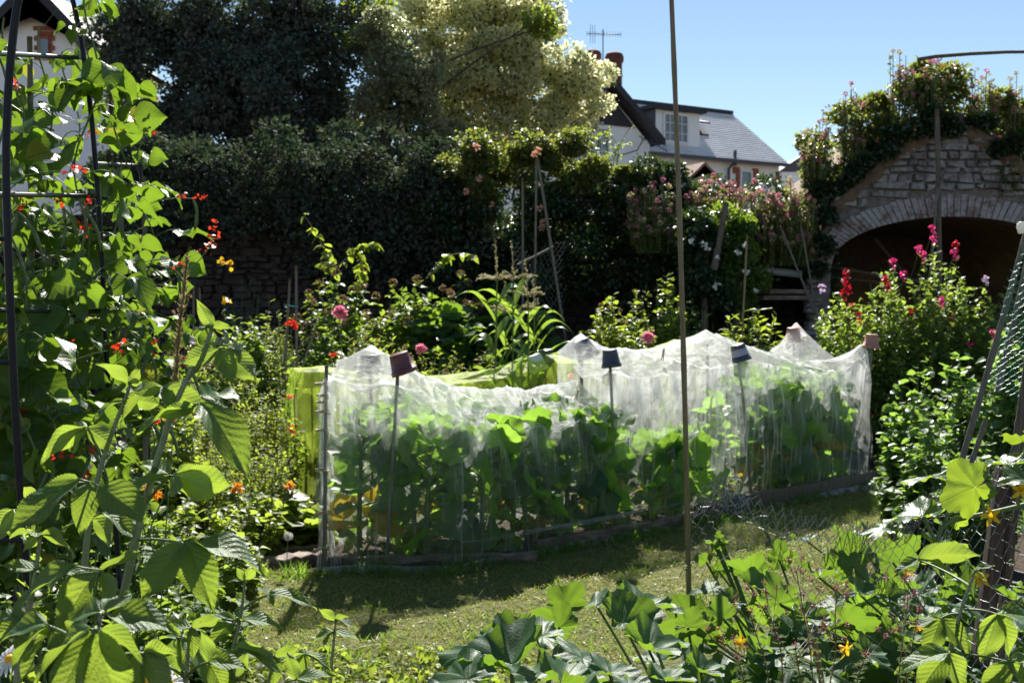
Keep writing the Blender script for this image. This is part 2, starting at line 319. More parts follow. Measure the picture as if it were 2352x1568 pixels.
T_rsp = [leaf_t(RSP, 60, .22, d, .05, .05, nw=8, seed=i, pleat=.003) for i, d in enumerate((.12, .25, .4, .6))]
def Rsq(a):       # big squash leaf, five shallow lobes, toothed
    return (.68 + .29 * abs(math.cos(2.5 * a)) ** 1.3 + .026 * math.sin(a * 31) + .02 * math.sin(a * 17 + 1) + .03 * math.sin(a * 3 + 1)) * (1.14 - .52 * (1 - math.cos(a)) / 2)
def Rck(a):       # cucumber leaf, pointed lobes
    return (.68 + .24 * abs(math.cos(2.5 * a)) ** 1.3 + .025 * math.sin(a * 37)) * (1.14 - .48 * (1 - math.cos(a)) / 2)
def Rbr(a):       # cabbage leaf, round with wavy rim
    return (.9 + .05 * math.sin(a * 9 + 1) + .04 * math.sin(a * 5))
T_sq = [polar_t(Rsq, 96, 6, c, .10, 3, i, l) for i, (c, l) in enumerate(((.12, .1), (.22, .2), (.05, .35), (.3, .1), (.15, .5), (-.05, .25), (.38, .3)))]
T_ck = [polar_t(Rck, 64, 5, c, .08, 3, i + 9, l, crumple=.05) for i, (c, l) in enumerate(((.08, .2), (.15, .35), (-.05, .3)))]
T_br = [polar_t(Rbr, 30, 4, c, .07, n, i + 5, l, notch=1.5, crumple=.05) for i, (c, l, n) in enumerate(((.28, .1, 5), (.15, .3, 4), (.35, .2, 6), (.1, .55, 5)))]
T_sql = [polar_t(Rsq, 20, 2, c, .1, 3, i, l) for i, (c, l) in enumerate(((.12, .1), (.22, .3), (.05, .4)))]

def put(mb, tpls, O, A, Nn, Sc, asp=None):
    """copies of leaf templates at O, pointing along A, upper side towards Nn"""
    O = np.atleast_2d(O); k = len(O)
    if not k: return
    A = nrm(np.broadcast_to(A, (k, 3))); Nn = np.broadcast_to(Nn, (k, 3)); Nn = nrm(Nn - A * (A * Nn).sum(1, keepdims=True)); B = np.cross(Nn, A)
    Sc = np.broadcast_to(Sc, (k,)); asp = np.ones(k) if asp is None else np.broadcast_to(asp, (k,))
    pick = rng.integers(0, len(tpls), k)
    for ti, (P, Q, U) in enumerate(tpls):
        I = np.where(pick == ti)[0]
        if not len(I): continue
        V = O[I][:, None] + Sc[I][:, None, None] * (P[None, :, 0:1] * A[I][:, None] + (P[None, :, 1:2] * asp[I][:, None, None]) * B[I][:, None] + P[None, :, 2:3] * Nn[I][:, None])
        n = len(P); q = (Q[None] + (np.arange(len(I)) * n)[:, None, None]).reshape(-1, 4)
        mb.add(V.reshape(-1, 3), q, U=np.tile(U, (len(I), 1)))
def rdir(k, zb=0.0, zs=1.0):
    v = rng.normal(size=(k, 3)); v[:, 2] = v[:, 2] * zs + zb; return nrm(v)
def bez(p0, p1, p2, n=8):
    t = np.linspace(0, 1, n)[:, None]; return (1 - t) ** 2 * np.asarray(p0) + 2 * t * (1 - t) * np.asarray(p1) + t * t * np.asarray(p2)
def along(polys, per, t0=.15, jit=.02, out=.9, up=.35):
    """leaf sockets on shoots: origin, axis, normal"""
    O, A, Nn = [], [], []
    for P in polys:
        k = max(1, int(per)); t = np.sort(rng.uniform(t0, 1, k)); L_ = np.linspace(0, 1, len(P))
        o = np.stack([np.interp(t, L_, P[:, i]) for i in range(3)], 1); tg = nrm(P[-1] - P[max(0, len(P) - 3)])
        a = rng.uniform(0, 2 * math.pi, k); rad = np.stack([np.cos(a), np.sin(a), np.zeros(k)], 1)
        ax = nrm(rad * out + tg * up * (.3 + t[:, None]) + rng.normal(size=(k, 3)) * .25)
        O.append(o + rng.normal(size=(k, 3)) * jit); A.append(ax); Nn.append(nrm(np.array([0, 0, 1.]) + rng.normal(size=(k, 3)) * .45))
    return np.vstack(O), np.vstack(A), np.vstack(Nn)
def shoot_set(c, n, w, h, d=None, lean=(0, 0), base=.25, arch=.3, hvar=.25, lo=.35):
    c = np.asarray(c, float); d = w if d is None else d; out = []
    for _ in range(n):
        a = random.uniform(0, 6.283); q = math.sqrt(random.random()); hh = h * (1 - hvar * random.random()) * (1 - .35 * q * q)
        if random.random() < .35: hh *= random.uniform(lo, .95)
        tip = c + [math.cos(a) * q * w / 2 + lean[0], math.sin(a) * q * d / 2 + lean[1], hh]
        b = c + [math.cos(a) * q * w / 2 * base, math.sin(a) * q * d / 2 * base, 0]
        mid = b + (tip - b) * [arch, arch, .62]; out.append(bez(b, mid, tip, 7))
    return out
def flower_blob(mb, c, r, k, tpl, s):
    d = rdir(k, .25); put(mb, tpl, np.asarray(c) + d * r * .35, d + rng.normal(size=(k, 3)) * .35, rdir(k, 1), s)

def heads(root, mat, items, name='blossom'):
    for c, r_, k, tpl, s in items:
        m = MB(); flower_blob(m, c, r_, k, tpl, s); m.build(name, G[mat], root)

def bush(name, label, cat, px, top, wpx, Y, mat, tpl, nsh, per, size, group=None, depth=None, stem='stem', sr=.004, flowers=None, t0=.15, arch=.3, hvar=.25, out=.9, up=.35, z0=0, lo=.35, base=.25, asp=1, lean=(0, 0), over=None):
    """a plant of many shoots; position from where it stands, height and width in metres follow"""
    X = gx(px, Y); H = gz(top, Y) - z0; W = wpx / F * Y; c = np.array([X, Y, z0])
    r = thing(name, label, cat, tuple(c), group)
    P = shoot_set(c, nsh, W, H, depth, lean, base, arch, hvar, lo); sm = MB()
    for p in P: sm.tube(p, np.linspace(sr, sr * .4, len(p)), 4, cap=False)
    sm.build('stems', G[stem], r)
    O, A, Nn = along(P, per, t0, .01, out, up); k = len(O)
    f = MB(); put(f, tpl, O, A, Nn, size * rng.uniform(.6, 1.15, k), asp * rng.uniform(.85, 1.15, k)); f.build('foliage', G[mat], r)
    if over:       # (material, fraction, size, template, count, blob radius): seed or blossom sprays at the shoot tips
        m_, fr, s_, tp, cnt, br, nm = over; fm = MB()
        for p in P:
            if random.random() < fr: flower_blob(fm, p[-1] + rng.normal(size=3) * .01, br, cnt, tp, s_)
        if fm.n: fm.build(nm, G[m_], r)
    return r, P
# ---------------------------------------------------------------- ground
FL = np.array([(-3.2, 6.1), (-1.10, 6.30), (-.33, 6.33), (.26, 6.83), (1.13, 7.5), (2.1, 8.45), (2.98, 9.25), (3.6, 9.8), (7, 12.5)])
def yfront(X): return np.interp(X, FL[:, 0], FL[:, 1])
def soilmat(name, c1, c2, c3, sc=18):
    m = solid(name, c1, c2, .95, sc, bump=1.0, c3=c3, dist=.03, spec=.2); return m
earth = soilmat('earth', (.035, .024, .017), (.10, .07, .05), (.06, .042, .03), 26)
turf = soilmat('turf', (.06, .08, .022), (.17, .16, .07), (.11, .12, .035), 30)
mb = MB(); n = 60; gxs = np.linspace(-1, 1, n)
xs = np.sign(gxs) * (np.abs(gxs) ** 3) * 900; ys = np.concatenate([[-60, -20, -5], np.linspace(0, 30, 40), [45, 80, 160, 400, 1500]])
mb.grid(np.array([[(x, y, -.004) for y in ys] for x in xs])); tag(mb.build('ground', earth), 'bare brown garden soil running under the whole plot', 'ground', kind='structure')
mb = MB(); X = np.linspace(-3.0, 6.5, 60)
row = []
for q in np.linspace(0, 1, 14):
    yf = yfront(X) - .02; row.append(np.stack([X, yf - q * (2.55 + .35 * np.sin(X * 1.7) - .25 * np.clip(X, -3, 3)), .012 + .006 * np.sin(X * 5 + q * 9)], 1))
mb.grid(np.array(row)); tag(mb.build('lawn', turf), 'strip of dry short lawn in front of the netted bed', 'lawn', kind='structure')
def patch_y(x): return np.interp(x, [-.25, .1, .6, 1.2, 2.5, 4.5], [2.7, 3.35, 3.95, 4.4, 5.0, 6.2])
def inpatch(x, y): return (x > -.25) & (y < patch_y(x) + .05 * np.sin(x * 13))
X = np.linspace(-.25, 4.6, 50); mb = MB(); mb.grid(np.array([np.stack([X, patch_y(X) + .05 * np.sin(X * 13) if q == 0 else patch_y(X) * (1 - q) + 1.5 * q, .022 + .012 * np.sin(X * 17 + q * 30) + .008 * np.sin(X * 41 - q * 50)], 1) for q in np.linspace(0, 1, 16)])); tag(mb.build('squash_bed', earth), 'bare crumbly brown soil under the squash plants', 'soil', kind='structure')
# blades
k = 150000; gxx = rng.uniform(-2.6, 5.6, k); dd = rng.uniform(0, 2.35, k); gyy = yfront(gxx) - dd
den = .5 + .5 * np.sin(gxx * 3.1 + 1) * np.sin(gyy * 4.3); keep = (rng.random(k) < .55 + .45 * den) & (gyy > 3.1); keep &= ~inpatch(gxx, gyy); gxx, gyy, dd = gxx[keep], gyy[keep], dd[keep]; k = len(gxx)
mb = MB(); ax = rdir(k, .75, .5); ax[:, 2] = np.abs(ax[:, 2]) + .12
blade = [leaf_t([(0, .05), (.5, .04), (1, 0)], 2, 0, d, 0, nw=1, seed=i) for i, d in enumerate((.1, .4))]
ln = rng.uniform(.012, .034, k) + .03 * (dd < .14) * rng.random(k)
put(mb, blade, np.stack([gxx, gyy, np.full(k, .014)], 1), ax, rdir(k, .6), ln, rng.uniform(.7, 1.6, k))
k = 9000; i = rng.integers(0, len(gxx), k)
put(mb, T_rnd[:1], np.stack([gxx[i], gyy[i], rng.uniform(.018, .03, k)], 1), rdir(k, .1, .3), rdir(k, 1.6, .5), rng.uniform(.008, .015, k))
tag(mb.build('grass', G['grass']), 'short dry yellow-green grass and clover of the lawn strip', 'grass', kind='stuff')
k = 5200; cx_ = rng.uniform(-2, 4.8, 260); cy_ = yfront(cx_) - rng.uniform(.05, 2.3, 260); ci = rng.integers(0, 260, k); gxx = cx_[ci] + rng.normal(size=k) * .045; gyy = cy_[ci] + rng.normal(size=k) * .045; kk = ~inpatch(gxx, gyy); gxx, gyy = gxx[kk], gyy[kk]; k = len(gxx)
mb = MB(); ax = rdir(k, .9, .6); ax[:, 2] = np.abs(ax[:, 2]) + .15; put(mb, blade, np.stack([gxx, gyy, np.full(k, .012)], 1), ax, rdir(k, .5), rng.uniform(.03, .065, k), rng.uniform(.6, 1.2, k)); tag(mb.build('grass_tufts', G['grassd']), 'small greener tufts scattered through the lawn strip', 'grass', kind='stuff')
k = 1500; gxx = rng.uniform(-1.8, 4.5, k); gyy = yfront(gxx) - rng.uniform(.1, 2.3, k); kk = ~inpatch(gxx, gyy); gxx, gyy = gxx[kk], gyy[kk]; k = len(gxx); mb = MB(); put(mb, blade, np.stack([gxx, gyy, rng.uniform(.02, .04, k)], 1), rdir(k, .1, .15), rdir(k, 1), rng.uniform(.03, .09, k), .5); tag(mb.build('dry_clippings', G['straw']), 'dry straw-coloured clippings lying on the lawn', 'clippings', kind='stuff')
k = 1400; gxx = rng.uniform(3.0, 4.6, k); gyy = rng.uniform(7.4, 9.6, k); mb = MB(); ax = rdir(k, 1.2, .6); ax[:, 2] = np.abs(ax[:, 2]) + .3; put(mb, blade, np.stack([gxx, gyy, np.full(k, .01)], 1), ax, rdir(k, .4), rng.uniform(.08, .2, k), .5); tag(mb.build('rough_grass', G['grassd']), 'rough taller grass at the right end of the lawn under the peas', 'grass', kind='stuff')
k = 2600; gxx = rng.uniform(-1.3, 3.4, k); gyy = yfront(gxx) - rng.uniform(-.02, .18, k) - .05 * np.sin(gxx * 9)
mb = MB(); ax = rdir(k, 1.2, .6); ax[:, 2] = np.abs(ax[:, 2]) + .3
put(mb, blade, np.stack([gxx, gyy, np.full(k, .01)], 1), ax, rdir(k, .4), rng.uniform(.05, .13, k) * (.5 + .5 * np.abs(np.sin(gxx * 6))), .7)
tag(mb.build('long_grass', G['grassd']), 'longer dark green grass uncut along the edging board', 'grass', kind='stuff')

# ---------------------------------------------------------------- houses behind
white_wall = solid('white_render', (.88, .89, .9), (.94, .94, .94), .8, 3, bump=.15)
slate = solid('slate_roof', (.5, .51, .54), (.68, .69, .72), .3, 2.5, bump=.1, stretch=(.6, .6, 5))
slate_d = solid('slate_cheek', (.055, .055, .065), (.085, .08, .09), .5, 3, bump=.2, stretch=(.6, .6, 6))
black_w = solid('black_board', (.012, .012, .014), (.025, .025, .028), .6, 5)
brick = solid('red_brick', (.24, .05, .03), (.4, .13, .07), .8, 9, bump=.3, c3=(.32, .09, .05))
brickd = solid('dark_red_brick', (.09, .025, .02), (.16, .05, .04), .8, 9, bump=.3)
glass = solid('window_glass', (.10, .13, .15), (.2, .24, .26), .08, 1.2, bump=0, spec=.9)
wframe = solid('white_frame', (.8, .8, .8), (.84, .84, .84), .4, 5, bump=0)
UO = np.array([4.58, 38.0, 0]); UU = np.array([.853, .522, 0]); VV = np.array([-.522, .853, 0]); ZZ = np.array([0, 0, 1.])
def hp(u, v, z): return UO + UU * u + VV * v + ZZ * z
HR = math.atan2(.522, .853)
def hbox(mb, u0, u1, v0, v1, z0, z1): mb.box(hp((u0 + u1) / 2, (v0 + v1) / 2, (z0 + z1) / 2), u1 - u0, v1 - v0, z1 - z0, HR)
def window(parent, u0, u1, v, z0, z1, nx, ny, lights=2, name='window'):
    f = MB(); t = .07
    hbox(f, u0, u1, v - .06, v + .03, z0, z0 + t); hbox(f, u0, u1, v - .06, v + .03, z1 - t, z1)
    W = (u1 - u0)
    for i in range(lights + 1): x = u0 + (W - t) * i / lights; hbox(f, x, x + t, v - .058, v + .028, z0 + t, z1 - t)
    fo = f.build(name, wframe, parent, smooth=False)
    g = MB(); hbox(g, u0 + .02, u1 - .02, v, v + .015, z0 + .02, z1 - .02); g.build('pane', glass, fo, smooth=False)
    b = MB()
    for l in range(lights):
        a0 = u0 + t + (W - t) * l / lights; a1 = u0 + (W - t) * (l + 1) / lights
        for i in range(1, nx): x = a0 + (a1 - a0) * i / nx; hbox(b, x - .012, x + .012, v - .03, v - .002, z0 + t, z1 - t)
        for i in range(1, ny): z = z0 + (z1 - z0) * i / ny; hbox(b, a0, a1, v - .033, v - .004, z - .012, z + .012)
    if b.n: b.build('glazing_bar', wframe, fo, smooth=False)
    return fo
def quoins(mb, u, v, z0, z1, s, w1=.3, w2=.16):
    z = z0; i = 0
    while z < z1 - .05:
        ww = w1 if i % 2 else w2; hbox(mb, u if s > 0 else u - ww, u + ww if s > 0 else u, v - .03, v + .05, z, min(z + .24, z1)); z += .25; i += 1
house = thing('white_house', 'white rendered house with grey slate roof, dormer and tall brick chimneys beyond the hedge', 'house', tuple(hp(2, 2, 0)))
mb = MB(); hbox(mb, -.2, 6.35, 0, 5.6, 0, 6.62); mb.build('wall', white_wall, house, smooth=False)
mb = MB()   # main slate slope with courses as thin steps
def slope(mb, u0, u1, v0, z0, v1, z1, n=26, ur0=None, ur1=None):
    for i in range(n):
        a, b = i / n, (i + 1) / n; va, vb = v0 + (v1 - v0) * a, v0 + (v1 - v0) * b; za, zb = z0 + (z1 - z0) * a, z0 + (z1 - z0) * b
        ra = u1 if ur1 is None else u1 + (ur1 - u1) * a; rb = u1 if ur1 is None else u1 + (ur1 - u1) * b
        mb.prism([hp(u0, va - .02, za + .03), hp(ra, va - .02, za + .03), hp(rb, vb, zb), hp(u0, vb, zb)], np.array([0, 0, -.06]))
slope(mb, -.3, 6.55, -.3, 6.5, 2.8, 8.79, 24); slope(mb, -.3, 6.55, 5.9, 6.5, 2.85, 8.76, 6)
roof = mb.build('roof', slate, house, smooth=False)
mb = MB(); mb.box(hp(3.1, 2.82, 8.84), 6.9, .22, .14, HR); mb.build('ridge_tile', black_w, roof, smooth=False)
mb = MB(); mb.box(hp(3.1, -.36, 6.46), 6.9, .12, .12, HR); mb.tube([hp(3.75, -.42, 6.4), hp(3.75, -.1, 6.2), hp(3.75, -.08, 4)], .05, 6); mb.tube([hp(3.95, -.2, 6.3), hp(3.95, -.2, 6.85)], .06, 8); mb.build('gutter', slate_d, house, smooth=False)
# right end wall triangle
mb = MB(); mb.prism([hp(6.34, 0, 6.6), hp(6.34, 5.5, 6.6), hp(6.34, 2.8, 8.65)], UU * -.2); mb.build('end_gable', white_wall, house, smooth=False)
# dormer
dm = MB(); hbox(dm, .62, 2.66, .25, 2.6, 6.7, 8.1); dm = dm.build('dormer', white_wall, house, smooth=False)
mb = MB(); hbox(mb, .55, .615, .2, 2.7, 6.7, 8.1); mb.build('cheek', slate_d, dm, smooth=False)
mb = MB(); hbox(mb, .4, 2.8, .02, 2.9, 8.1, 8.24); mb.build('flat_roof', black_w, dm, smooth=False)
window(dm, .95, 2.1, .22, 6.98, 8.02, 2, 3)
# slate cladding left of dormer on the low slope
window(house, 4.35, 4.95, -.02, 5.45, 6.2, 1, 1, 1)
mb = MB(); pass
for a_ in ((4.33, -.01, 5.3, 6.35, -1), (4.97, -.01, 5.3, 6.35, 1), (6.33, -.01, 3, 6.3, -1)): mb = MB(); quoins(mb, *a_); mb.build('brick_quoin', brick, house, smooth=False)
# open roof light
def rp(u, q, off=0): v = -.3 + 3.1 * q; z = 6.5 + 2.29 * q; nn = np.array([0, -2.29, 3.1]) / 3.854; return hp(u, v + nn[1] * off, z + nn[2] * off)
mb = MB(); mb.prism([rp(3.15, .42, .02), rp(3.75, .42, .02), rp(3.75, .7, .02), rp(3.15, .7, .02)], np.array([0, 0, .08])); rl = mb.build('roof_light', black_w, house, smooth=False)
mb = MB(); mb.prism([rp(3.12, .48, .42), rp(3.78, .48, .42), rp(3.78, .72, .1), rp(3.12, .72, .1)], np.array([0, 0, .06])); mb.build('open_sash', black_w, rl, smooth=False)
# cross gable
gb = MB(); gb.prism([hp(-4.2, -.6, 0), hp(-.28, -.6, 0), hp(-.28, -.6, 6.72), hp(-2.1, -.6, 8.35), hp(-4.2, -.6, 6.6)], VV * 4.8); gab = gb.build('gable_wall', white_wall, house, smooth=False)
mb = MB(); mb.prism([hp(-.95, -.66, 7.22), hp(-2.1, -.66, 8.3), hp(-3.3, -.66, 7.22)], VV * .05); mb.build('gable_board', black_w, gab, smooth=False)
mb = MB()
for s, ue in ((1, .05), (-1, -4.25)):
    mb.prism([hp(-2.1, -.95, 8.72), hp(ue, -.95, 6.86), hp(ue, -.95, 6.7), hp(-2.1, -.95, 8.5)], VV * 5.2)
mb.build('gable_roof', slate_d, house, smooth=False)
mb = MB(); mb.prism([hp(-2.1, -.99, 8.76), hp(.09, -.99, 6.88), hp(.09, -.99, 6.64), hp(-2.1, -.99, 8.46)], VV * .035); mb.build('bargeboard', black_w, house, smooth=False)
window(gab, -3.2, -2.0, -.64, 5.95, 7.12, 2, 3, 2)
for (u, v, w_, z0, z1, nm) in ((1.05, 3.2, .5, 7.5, 10.6, 'chimney'), (1.2, 4.8, .5, 7.5, 11.0, 'chimney')):
    c = MB(); c.lathe([(w_ * .62, z0), (w_ * .6, z1 - .35), (w_ * .72, z1 - .3), (w_ * .72, z1 - .12), (w_ * .6, z1), (w_ * .4, z1 + .06), (.02, z1 + .06)], hp(u, v, 0), n=10); c.build(nm, brickd, house, smooth=False)
an = thing('television_aerial', 'thin television aerial with many cross rods above the chimney', 'aerial', tuple(hp(1.3, 4.4, 9.4)))
mb = MB(); b = hp(1.3, 4.25, 0); mb.tube([b + ZZ * 9.2, b + ZZ * 11.75], .022, 5); mb.build('mast', black_w, an)
mb = MB(); A = b + ZZ * 11.55 - UU * .75 - ZZ * .05; Bq = b + ZZ * 11.6 + UU * .85 + ZZ * .06; mb.tube([A, Bq], .018, 4)
for i in range(13): p = A + (Bq - A) * (i / 12); mb.tube([p - ZZ * .1, p + ZZ * .1], .009, 3)
for i in range(3): p = A + (Bq - A) * .1 + UU * .1 * i; mb.tube([p - ZZ * .35, p + ZZ * .35], .009, 3)
mb.build('boom', black_w, an)
a2 = thing('wall_aerial', 'small aerial on a crooked bracket fixed to the white gable wall', 'aerial', tuple(hp(-.9, -.7, 6.5)))
mb = MB(); mb.tube([hp(-1.6, -.7, 6.25), hp(-1.2, -1.1, 6.4), hp(-1.0, -1.2, 6.8)], .02, 4); mb.build('bracket', slate_d, a2)
mb = MB(); mb.tube([hp(-1.2, -1.2, 6.85), hp(.0, -1.2, 6.45)], .018, 4)
for i in range(9): p = hp(-1.1 + i * .13, -1.2, 6.82 - i * .043); mb.tube([p - ZZ * .12, p + ZZ * .12], .009, 3)
mb.build('boom', slate_d, a2)
pr = thing('garden_outbuilding', 'small white gabled outbuilding with red tiled roof below the slate roof', 'outbuilding', tuple(at(1618, 420, 34) * [1, 1, 0]))
o = at(1618, 380, 34); mb = MB(); mb.prism([o + [-.42, 0, -3], o + [.42, 0, -3], o + [.42, 0, -.45], o + [0, 0, -.05], o + [-.42, 0, -.45]], np.array([-.6, 1.5, 0])); mb.build('wall', white_wall, pr, smooth=False)
mb = MB(); mb.prism([o + [-.5, -.1, -.5], o + [0, -.1, 0], o + [.5, -.1, -.5], o + [.5, -.1, -.4], o + [0, -.1, .1], o + [-.5, -.1, -.4]], np.array([-.6, 1.6, 0])); mb.build('roof', solid('clay_tile', (.2, .1, .07), (.32, .2, .15), .8, 8), pr, smooth=False)
r3 = thing('distant_house', 'pale far house with a dark roof half hidden beside the bank of flowers', 'house', tuple(at(1850, 430, 60) * [1, 1, 0]))
o = at(1850, 395, 60); mb = MB(); mb.box(o + [0, 2, -3.5], 2.6, 4, 7); mb.build('wall', white_wall, r3, smooth=False)
mb = MB(); mb.prism([o + [-1.5, -.1, 0], o + [-.2, -.1, .9], o + [1.5, -.1, 0]], np.array([0, 4.3, 0])); mb.build('roof', slate_d, r3, smooth=False)
# left house
lh = thing('gabled_house', 'white gabled house with black bargeboards and brick window surround behind the bean arch', 'house', tuple(at(85, 680, 28) * [1, 1, 0]))
Y0 = 28; q = lambda x, y, Y=Y0: at(x, y, Y)
mb = MB(); mb.prism([q(-140, 800), q(175, 800), q(175, 100), q(80, 5), q(-15, 90), q(-140, 90)], np.array([0, 6., 0])); mb.build('wall', white_wall, lh, smooth=False)
mb = MB(); mb.prism([q(80, -45), q(205, 88), q(195, 105), q(80, -15), q(-20, 88), q(-30, 72)], np.array([0, 6.4, 0]) ); ro = mb.build('roof', black_w, lh, smooth=False); 
for v in (ro,): v.location = (v.location[0], -.35 + v.location[1], v.location[2])
mb = MB()
for i, (x0, x1) in enumerate(((88, 122), (80, 126), (88, 120), (80, 126), (88, 120), (80, 126))): mb.box(q((x0 + x1) / 2, 78 + i * 11) + [0, 0, 0], (x1 - x0) / F * 28, .1, .11)
mb.box(q(103, 66), .55, .1, .1); mb.build('brick_surround', brick, lh, smooth=False)
mb = MB(); mb.box(q(105, 115) + [0, -.07, 0], .2, .06, .5); mb.build('window', glass, lh, smooth=False)
mb = MB(); mb.box(q(30, 170) + [0, -.05, 0], .12, .1, .12); mb.build('vent', slate_d, lh, smooth=False)

# ---------------------------------------------------------------- stone wall, arch
def stone_mat(name, lo, hi, wash, washf, sc=3.2):
    m, t, out = newmat(name); tc = N(t, 'TexCoord'); p = N(t, 'BsdfPrincipled'); p.inputs['Roughness'].default_value = .9; ge = N(t, 'NewGeometry')
    n1 = N(t, 'TexNoise', i_Scale=float(sc), i_Detail=7.0, i_Roughness=.65); L(t, tc.outputs['Object'], n1.inputs[0])
    n2 = N(t, 'TexNoise', i_Scale=sc * 6.0, i_Detail=5.0); L(t, tc.outputs['Object'], n2.inputs[0])
    base = mixc(t, ge.outputs['Random Per Island'], lo, hi)
    base = mixc(t, M1(t, 'MULTIPLY', n2.outputs[0], .35), base, (.05, .04, .035))
    f = M1(t, 'ADD', M1(t, 'MULTIPLY', M1(t, 'SUBTRACT', n1.outputs[0], .5), 5), washf)
    f = M1(t, 'ADD', f, M1(t, 'MULTIPLY', M1(t, 'SUBTRACT', n2.outputs[0], .5), 2.2)); f = M1(t, 'MINIMUM', M1(t, 'MAXIMUM', f, 0), 1)
    L(t, mixc(t, f, base, wash), p.inputs['Base Color']); b = N(t, 'Bump', i_Strength=.9, i_Distance=.03); L(t, n2.outputs[0], b.inputs['Height']); L(t, b.outputs[0], p.inputs['Normal'])
    L(t, p.outputs[0], out.inputs[0]); return m
st_w = stone_mat('whitewashed_stone', (.10, .08, .075), (.2, .18, .17), (.31, .30, .295), .5)
st_b = stone_mat('whitewashed_brick', (.15, .075, .06), (.22, .13, .11), (.36, .35, .35), .68, 4)
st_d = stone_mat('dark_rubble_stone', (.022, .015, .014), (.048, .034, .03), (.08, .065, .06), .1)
mortar = solid('mortar', (.11, .095, .085), (.22, .2, .185), .95, 14, bump=.8)
ochre = solid('ochre_vault', (.16, .11, .05), (.3, .2, .09), .9, 6, bump=.6)
def stone_box(mb, x0, x1, z0, z1, y, d, j=.012):
    v = np.array([(x, yy, z) for x in (x0, x1) for yy in (y, y + d) for z in (z0, z1)]); v += rng.normal(size=v.shape) * j
    # bevelled front: ring of inner vertices slightly proud
    c = np.array([(x0 + x1) / 2, y, (z0 + z1) / 2]); fr = [0, 1, 5, 4]; inner = v[fr] * .8 + c * .2; inner[:, 1] = y - .022 - rng.random() * .02
    V = np.vstack([v, inner]); mb.add(V, [(8, 11, 10, 9), (0, 8, 9, 1), (1, 9, 10, 5), (5, 10, 11, 4), (4, 11, 8, 0), (1, 5, 7, 3), (0, 2, 6, 4), (0, 1, 3, 2), (4, 6, 7, 5)])
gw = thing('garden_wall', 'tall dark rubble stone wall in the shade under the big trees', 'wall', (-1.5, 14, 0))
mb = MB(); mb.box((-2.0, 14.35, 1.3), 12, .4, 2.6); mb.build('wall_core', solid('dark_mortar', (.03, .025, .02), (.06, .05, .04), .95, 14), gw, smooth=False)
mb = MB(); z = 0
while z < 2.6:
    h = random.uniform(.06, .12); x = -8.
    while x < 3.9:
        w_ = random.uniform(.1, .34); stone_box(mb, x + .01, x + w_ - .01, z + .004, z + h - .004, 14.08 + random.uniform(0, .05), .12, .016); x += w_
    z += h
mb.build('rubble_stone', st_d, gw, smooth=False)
AX, AA, AB, AZ, AY = 5.2, 1.43, .56, 1.98, 13.0
OUTL = np.array([(3.50, 0), (3.52, 1.75), (3.74, 2.62), (4.3, 3.12), (4.76, 3.47), (5.25, 3.64), (5.8, 3.28), (6.4, 2.8), (7.6, 2.3)])
ztop = lambda x: np.interp(x, OUTL[1:, 0], OUTL[1:, 1])
def zin(x, g=0):
    q_ = (x - AX) / (AA + g); return AZ + (AB + g) * math.sqrt(max(0, 1 - q_ * q_)) if abs(q_) < 1 else 0
ar = thing('stone_arch', 'old whitewashed rubble stone gable with a wide brick arch opening into a dark vault', 'archway', (AX, AY, 0))
mb = MB(); X = np.concatenate([np.linspace(3.52, AX - AA, 8), np.linspace(AX - AA, AX + AA, 50)[1:-1], np.linspace(AX + AA, 7.6, 12)])
fr = [[(x, AY, zin(x)) for x in X], [(x, AY, max(zin(x), ztop(x))) for x in X], [(x, AY + .45, ztop(x)) for x in X]]; mb.grid(np.array(fr)); mb.build('mortar_face', mortar, ar, smooth=False)
mb = MB(); th = np.linspace(0, math.pi, 40)
prof = [(AX - AA, 0), (AX - AA, AZ)] + [(AX - AA * math.cos(a), AZ + AB * math.sin(a)) for a in th] + [(AX + AA, 0)]
mb.grid(np.array([[(x, y, z) for x, z in prof] for y in np.linspace(AY, AY + 3.6, 8)])); mb.prism([(x, AY + 3.6, z) for x, z in prof], np.array([0, .2, 0])); mb.build('vault', ochre, ar)
mb = MB()
for i in range(60):
    a0, a1 = math.pi * i / 60, math.pi * (i + .86) / 60; o_ = .24 + random.uniform(-.015, .02); y = AY - .03 - random.uniform(0, .02)
    pts = [(AX - (AA - .005) * math.cos(a0), AZ + (AB - .005) * math.sin(a0)), (AX - (AA + o_) * math.cos(a0), AZ + (AB + o_) * math.sin(a0)), (AX - (AA + o_) * math.cos(a1), AZ + (AB + o_) * math.sin(a1)), (AX - (AA - .005) * math.cos(a1), AZ + (AB - .005) * math.sin(a1))]
    mb.prism([(x, y, z) for x, z in pts], np.array([0, .3, 0]))
mb.build('brick_ring', st_b, ar, smooth=False)
mb = MB(); z = 0
while z < 3.65:
    h = random.uniform(.055, .12); x = 3.5 - random.random() * .1
    while x < 7.5:
        w_ = random.uniform(.09, .30) * (1.5 if random.random() < .12 else 1); cx, cz = x + w_ / 2, z + h / 2
        if cz + h * .3 < ztop(cx) - .02 and (abs(cx - AX) > AA + .05 + w_ / 2 or cz - h / 2 > max(zin(x, .25), zin(x + w_, .25), zin(cx, .25))):
            stone_box(mb, x + .008, x + w_ - .008, z + .006, z + h - .006, AY - .025 + random.uniform(-.015, .015), .1, .014)
        x += w_
    z += h
mb.build('rubble_face', st_w, ar, smooth=False)
mb = MB(); X = np.linspace(3.5, 7.8, 40); rows = []
for q_, dz, dy in ((0, -.14, -.05), (.3, .02, -.1), (.6, .12, .05), (1, .22, .6), (1, .3, 3)): rows.append([(x, AY + dy + .02 * math.sin(x * 23), ztop(x) + dz + .03 * math.sin(x * 17 + q_ * 9)) for x in X])
